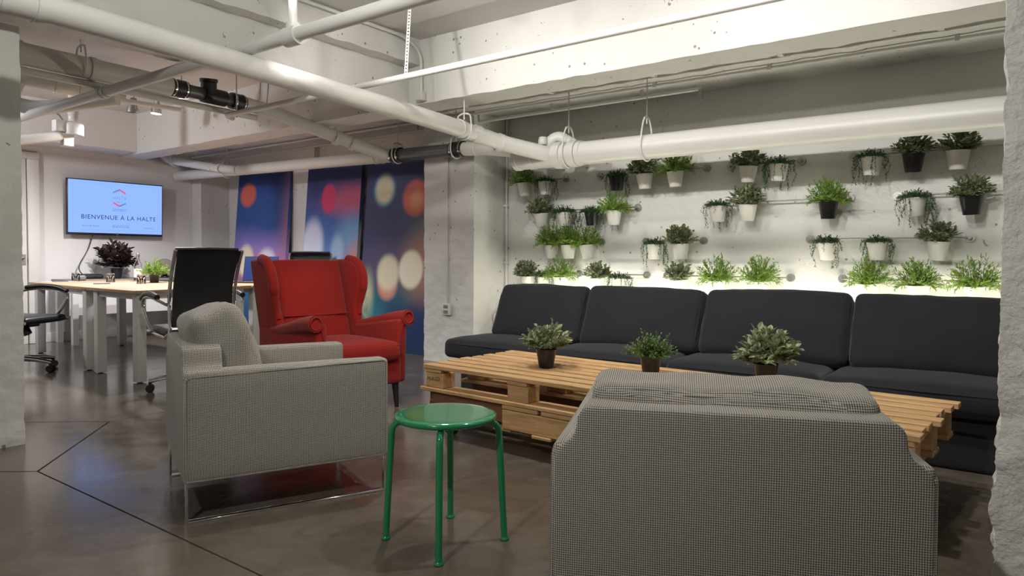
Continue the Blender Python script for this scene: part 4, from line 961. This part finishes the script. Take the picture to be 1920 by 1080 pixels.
# ================================================================== THINGS ON THE TABLES
def on_table(name, x, y, label, cat, z=.7355): return empty(name, (x, y, z), R.uniform(0, 6), label, cat)
for (x, y, lab) in ((-8.20, 3.21, 'upturned water glass nearest the door'), (-7.62, 3.31, 'upturned water glass in front of the dark plant'), (-6.97, 3.31, 'upturned water glass beside the small green plant')):
    o = on_table('water_glass', x, y, lab, 'glass'); o['group'] = 'upturned water glasses'
    MB().lathe([(.040, 0), (.041, .004), (.037, .085), (.034, .092), (.001, .093), (.001, .081), (.0335, .080), (.038, 0), (.040, 0)], 24).build('tumbler', 'glass', o)
o = on_table('water_bottle', -7.78, 3.66, 'clear glass water bottle with a white label', 'bottle')
MB().lathe([(.001, .004), (.040, .0), (.043, .01), (.043, .15), (.036, .19), (.018, .225), (.015, .27), (.017, .275), (.013, .275), (.012, .225), (.033, .188), (.039, .15), (.039, .012), (.001, .010)], 24).build('bottle_glass', 'glass', o)
MB().lathe([(.0442, .04), (.0442, .135)], 24).build('bottle_label', 'trim', o); MB().lathe([(.001, .30), (.016, .30), (.017, .295), (.018, .262), (.014, .262)], 16).build('stopper', 'steel', o)
o = on_table('potted_plant', -7.20, 3.55, 'small green spidery plant in a black pot among the glasses', 'plant')
link('pot', NP, o); f_ = link('foliage', FOL['g'][1], o); f_.location = (0, 0, .09); f_.scale = (1.05, 1.05, .8)
o = on_table('potted_plant', -8.86, 3.92, 'large dark purple leafy plant below the screen', 'plant', .736)
link('pot', PBk, o); f_ = link('foliage', foliage('d', 1.9), o); f_.location = (0, 0, .13); f_.scale = (1.05, 1.05, 1.1); link('soil', SOIL, o)
o = on_table('globe_lamp', -8.86, 4.50, 'smoked glass globe lamp on a small black foot', 'lamp', .736)
MB().lathe([(.001, 0), (.055, 0), (.055, .012), (.05, .02), (.03, .025), (.03, .07), (.001, .072)], 20).build('lamp_base', 'black', o)
gl = []
for k in range(17):
    a = -PI / 2 + .30 + (PI - .30) * k / 16; gl.append((max(.001, .115 * math.cos(a)), .127 + .115 * math.sin(a)))
gi = [(max(.001, r_ * .97), .127 + (z_ - .127) * .97) for r_, z_ in gl[::-1]]
MB().lathe(gl + gi, 28).build('glass_globe', 'smoke', o)
o = on_table('black_pouch', -8.98, 3.68, 'black pouch lying on the console by the cable', 'pouch', .735); o.rotation_euler = (0, 0, 0)
MB().rbox(-.08, .08, -.11, .11, .0, .055, .025, 5, (0, 0, .01), .008, 2.0).build('pouch_body', 'rubber', o); MB().tube([(.02, -.10, .04), (.03, -.14, .05), (.02, -.17, .02)], .010, 8).build('strap', 'rubber', o)
o = on_table('card_holder', -8.62, 3.42, 'small grey card holder at the end of the console', 'card holder', .735); o.rotation_euler = (0, 0, 0); MB().box(-.02, .02, -.055, .055, 0, .042).build('holder_body', 'grey_lam', o, False, .003); MB().box(-.004, .004, -.045, .045, .042, .048).build('card', 'trim', o)
for (x, y, lab) in ((-8.15, 3.04, 'folded sheet and dark pen near the door end of the table'), (-7.15, 3.02, 'white sheet with a dark pen at the table seam')):
    o = on_table('paper_sheet', x, y, lab, 'paper', .7352); o.rotation_euler = (0, 0, .2); MB().box(-.105, .105, -.148, .148, 0, .0012).build('sheet', 'trim', o); MB().cyl((.02, -.09, .007), (.06, .05, .007), .006, 8).build('pen', 'black', o)
lp_ = empty('laptop', (-6.46, 4.22, .7352), math.radians(36), 'open laptop with a blue screen behind the red wing chair', 'laptop')
MB().box(-.18, .18, -.125, .125, 0, .016).build('keyboard_base', 'black', lp_, False, .003)
ld = MB().box(-.18, .18, 0, .008, 0, .27).xf(Matrix.Translation((0, .12, .014)) @ Matrix.Rotation(math.radians(-16), 4, 'X')).build('lid', 'black', lp_)
MB().box(-.172, .172, -.0015, -.0003, .012, .260).xf(Matrix.Translation((0, .12, .014)) @ Matrix.Rotation(math.radians(-16), 4, 'X')).build('display', 'laptop_screen', ld)
# paper tags on the sofa's right end
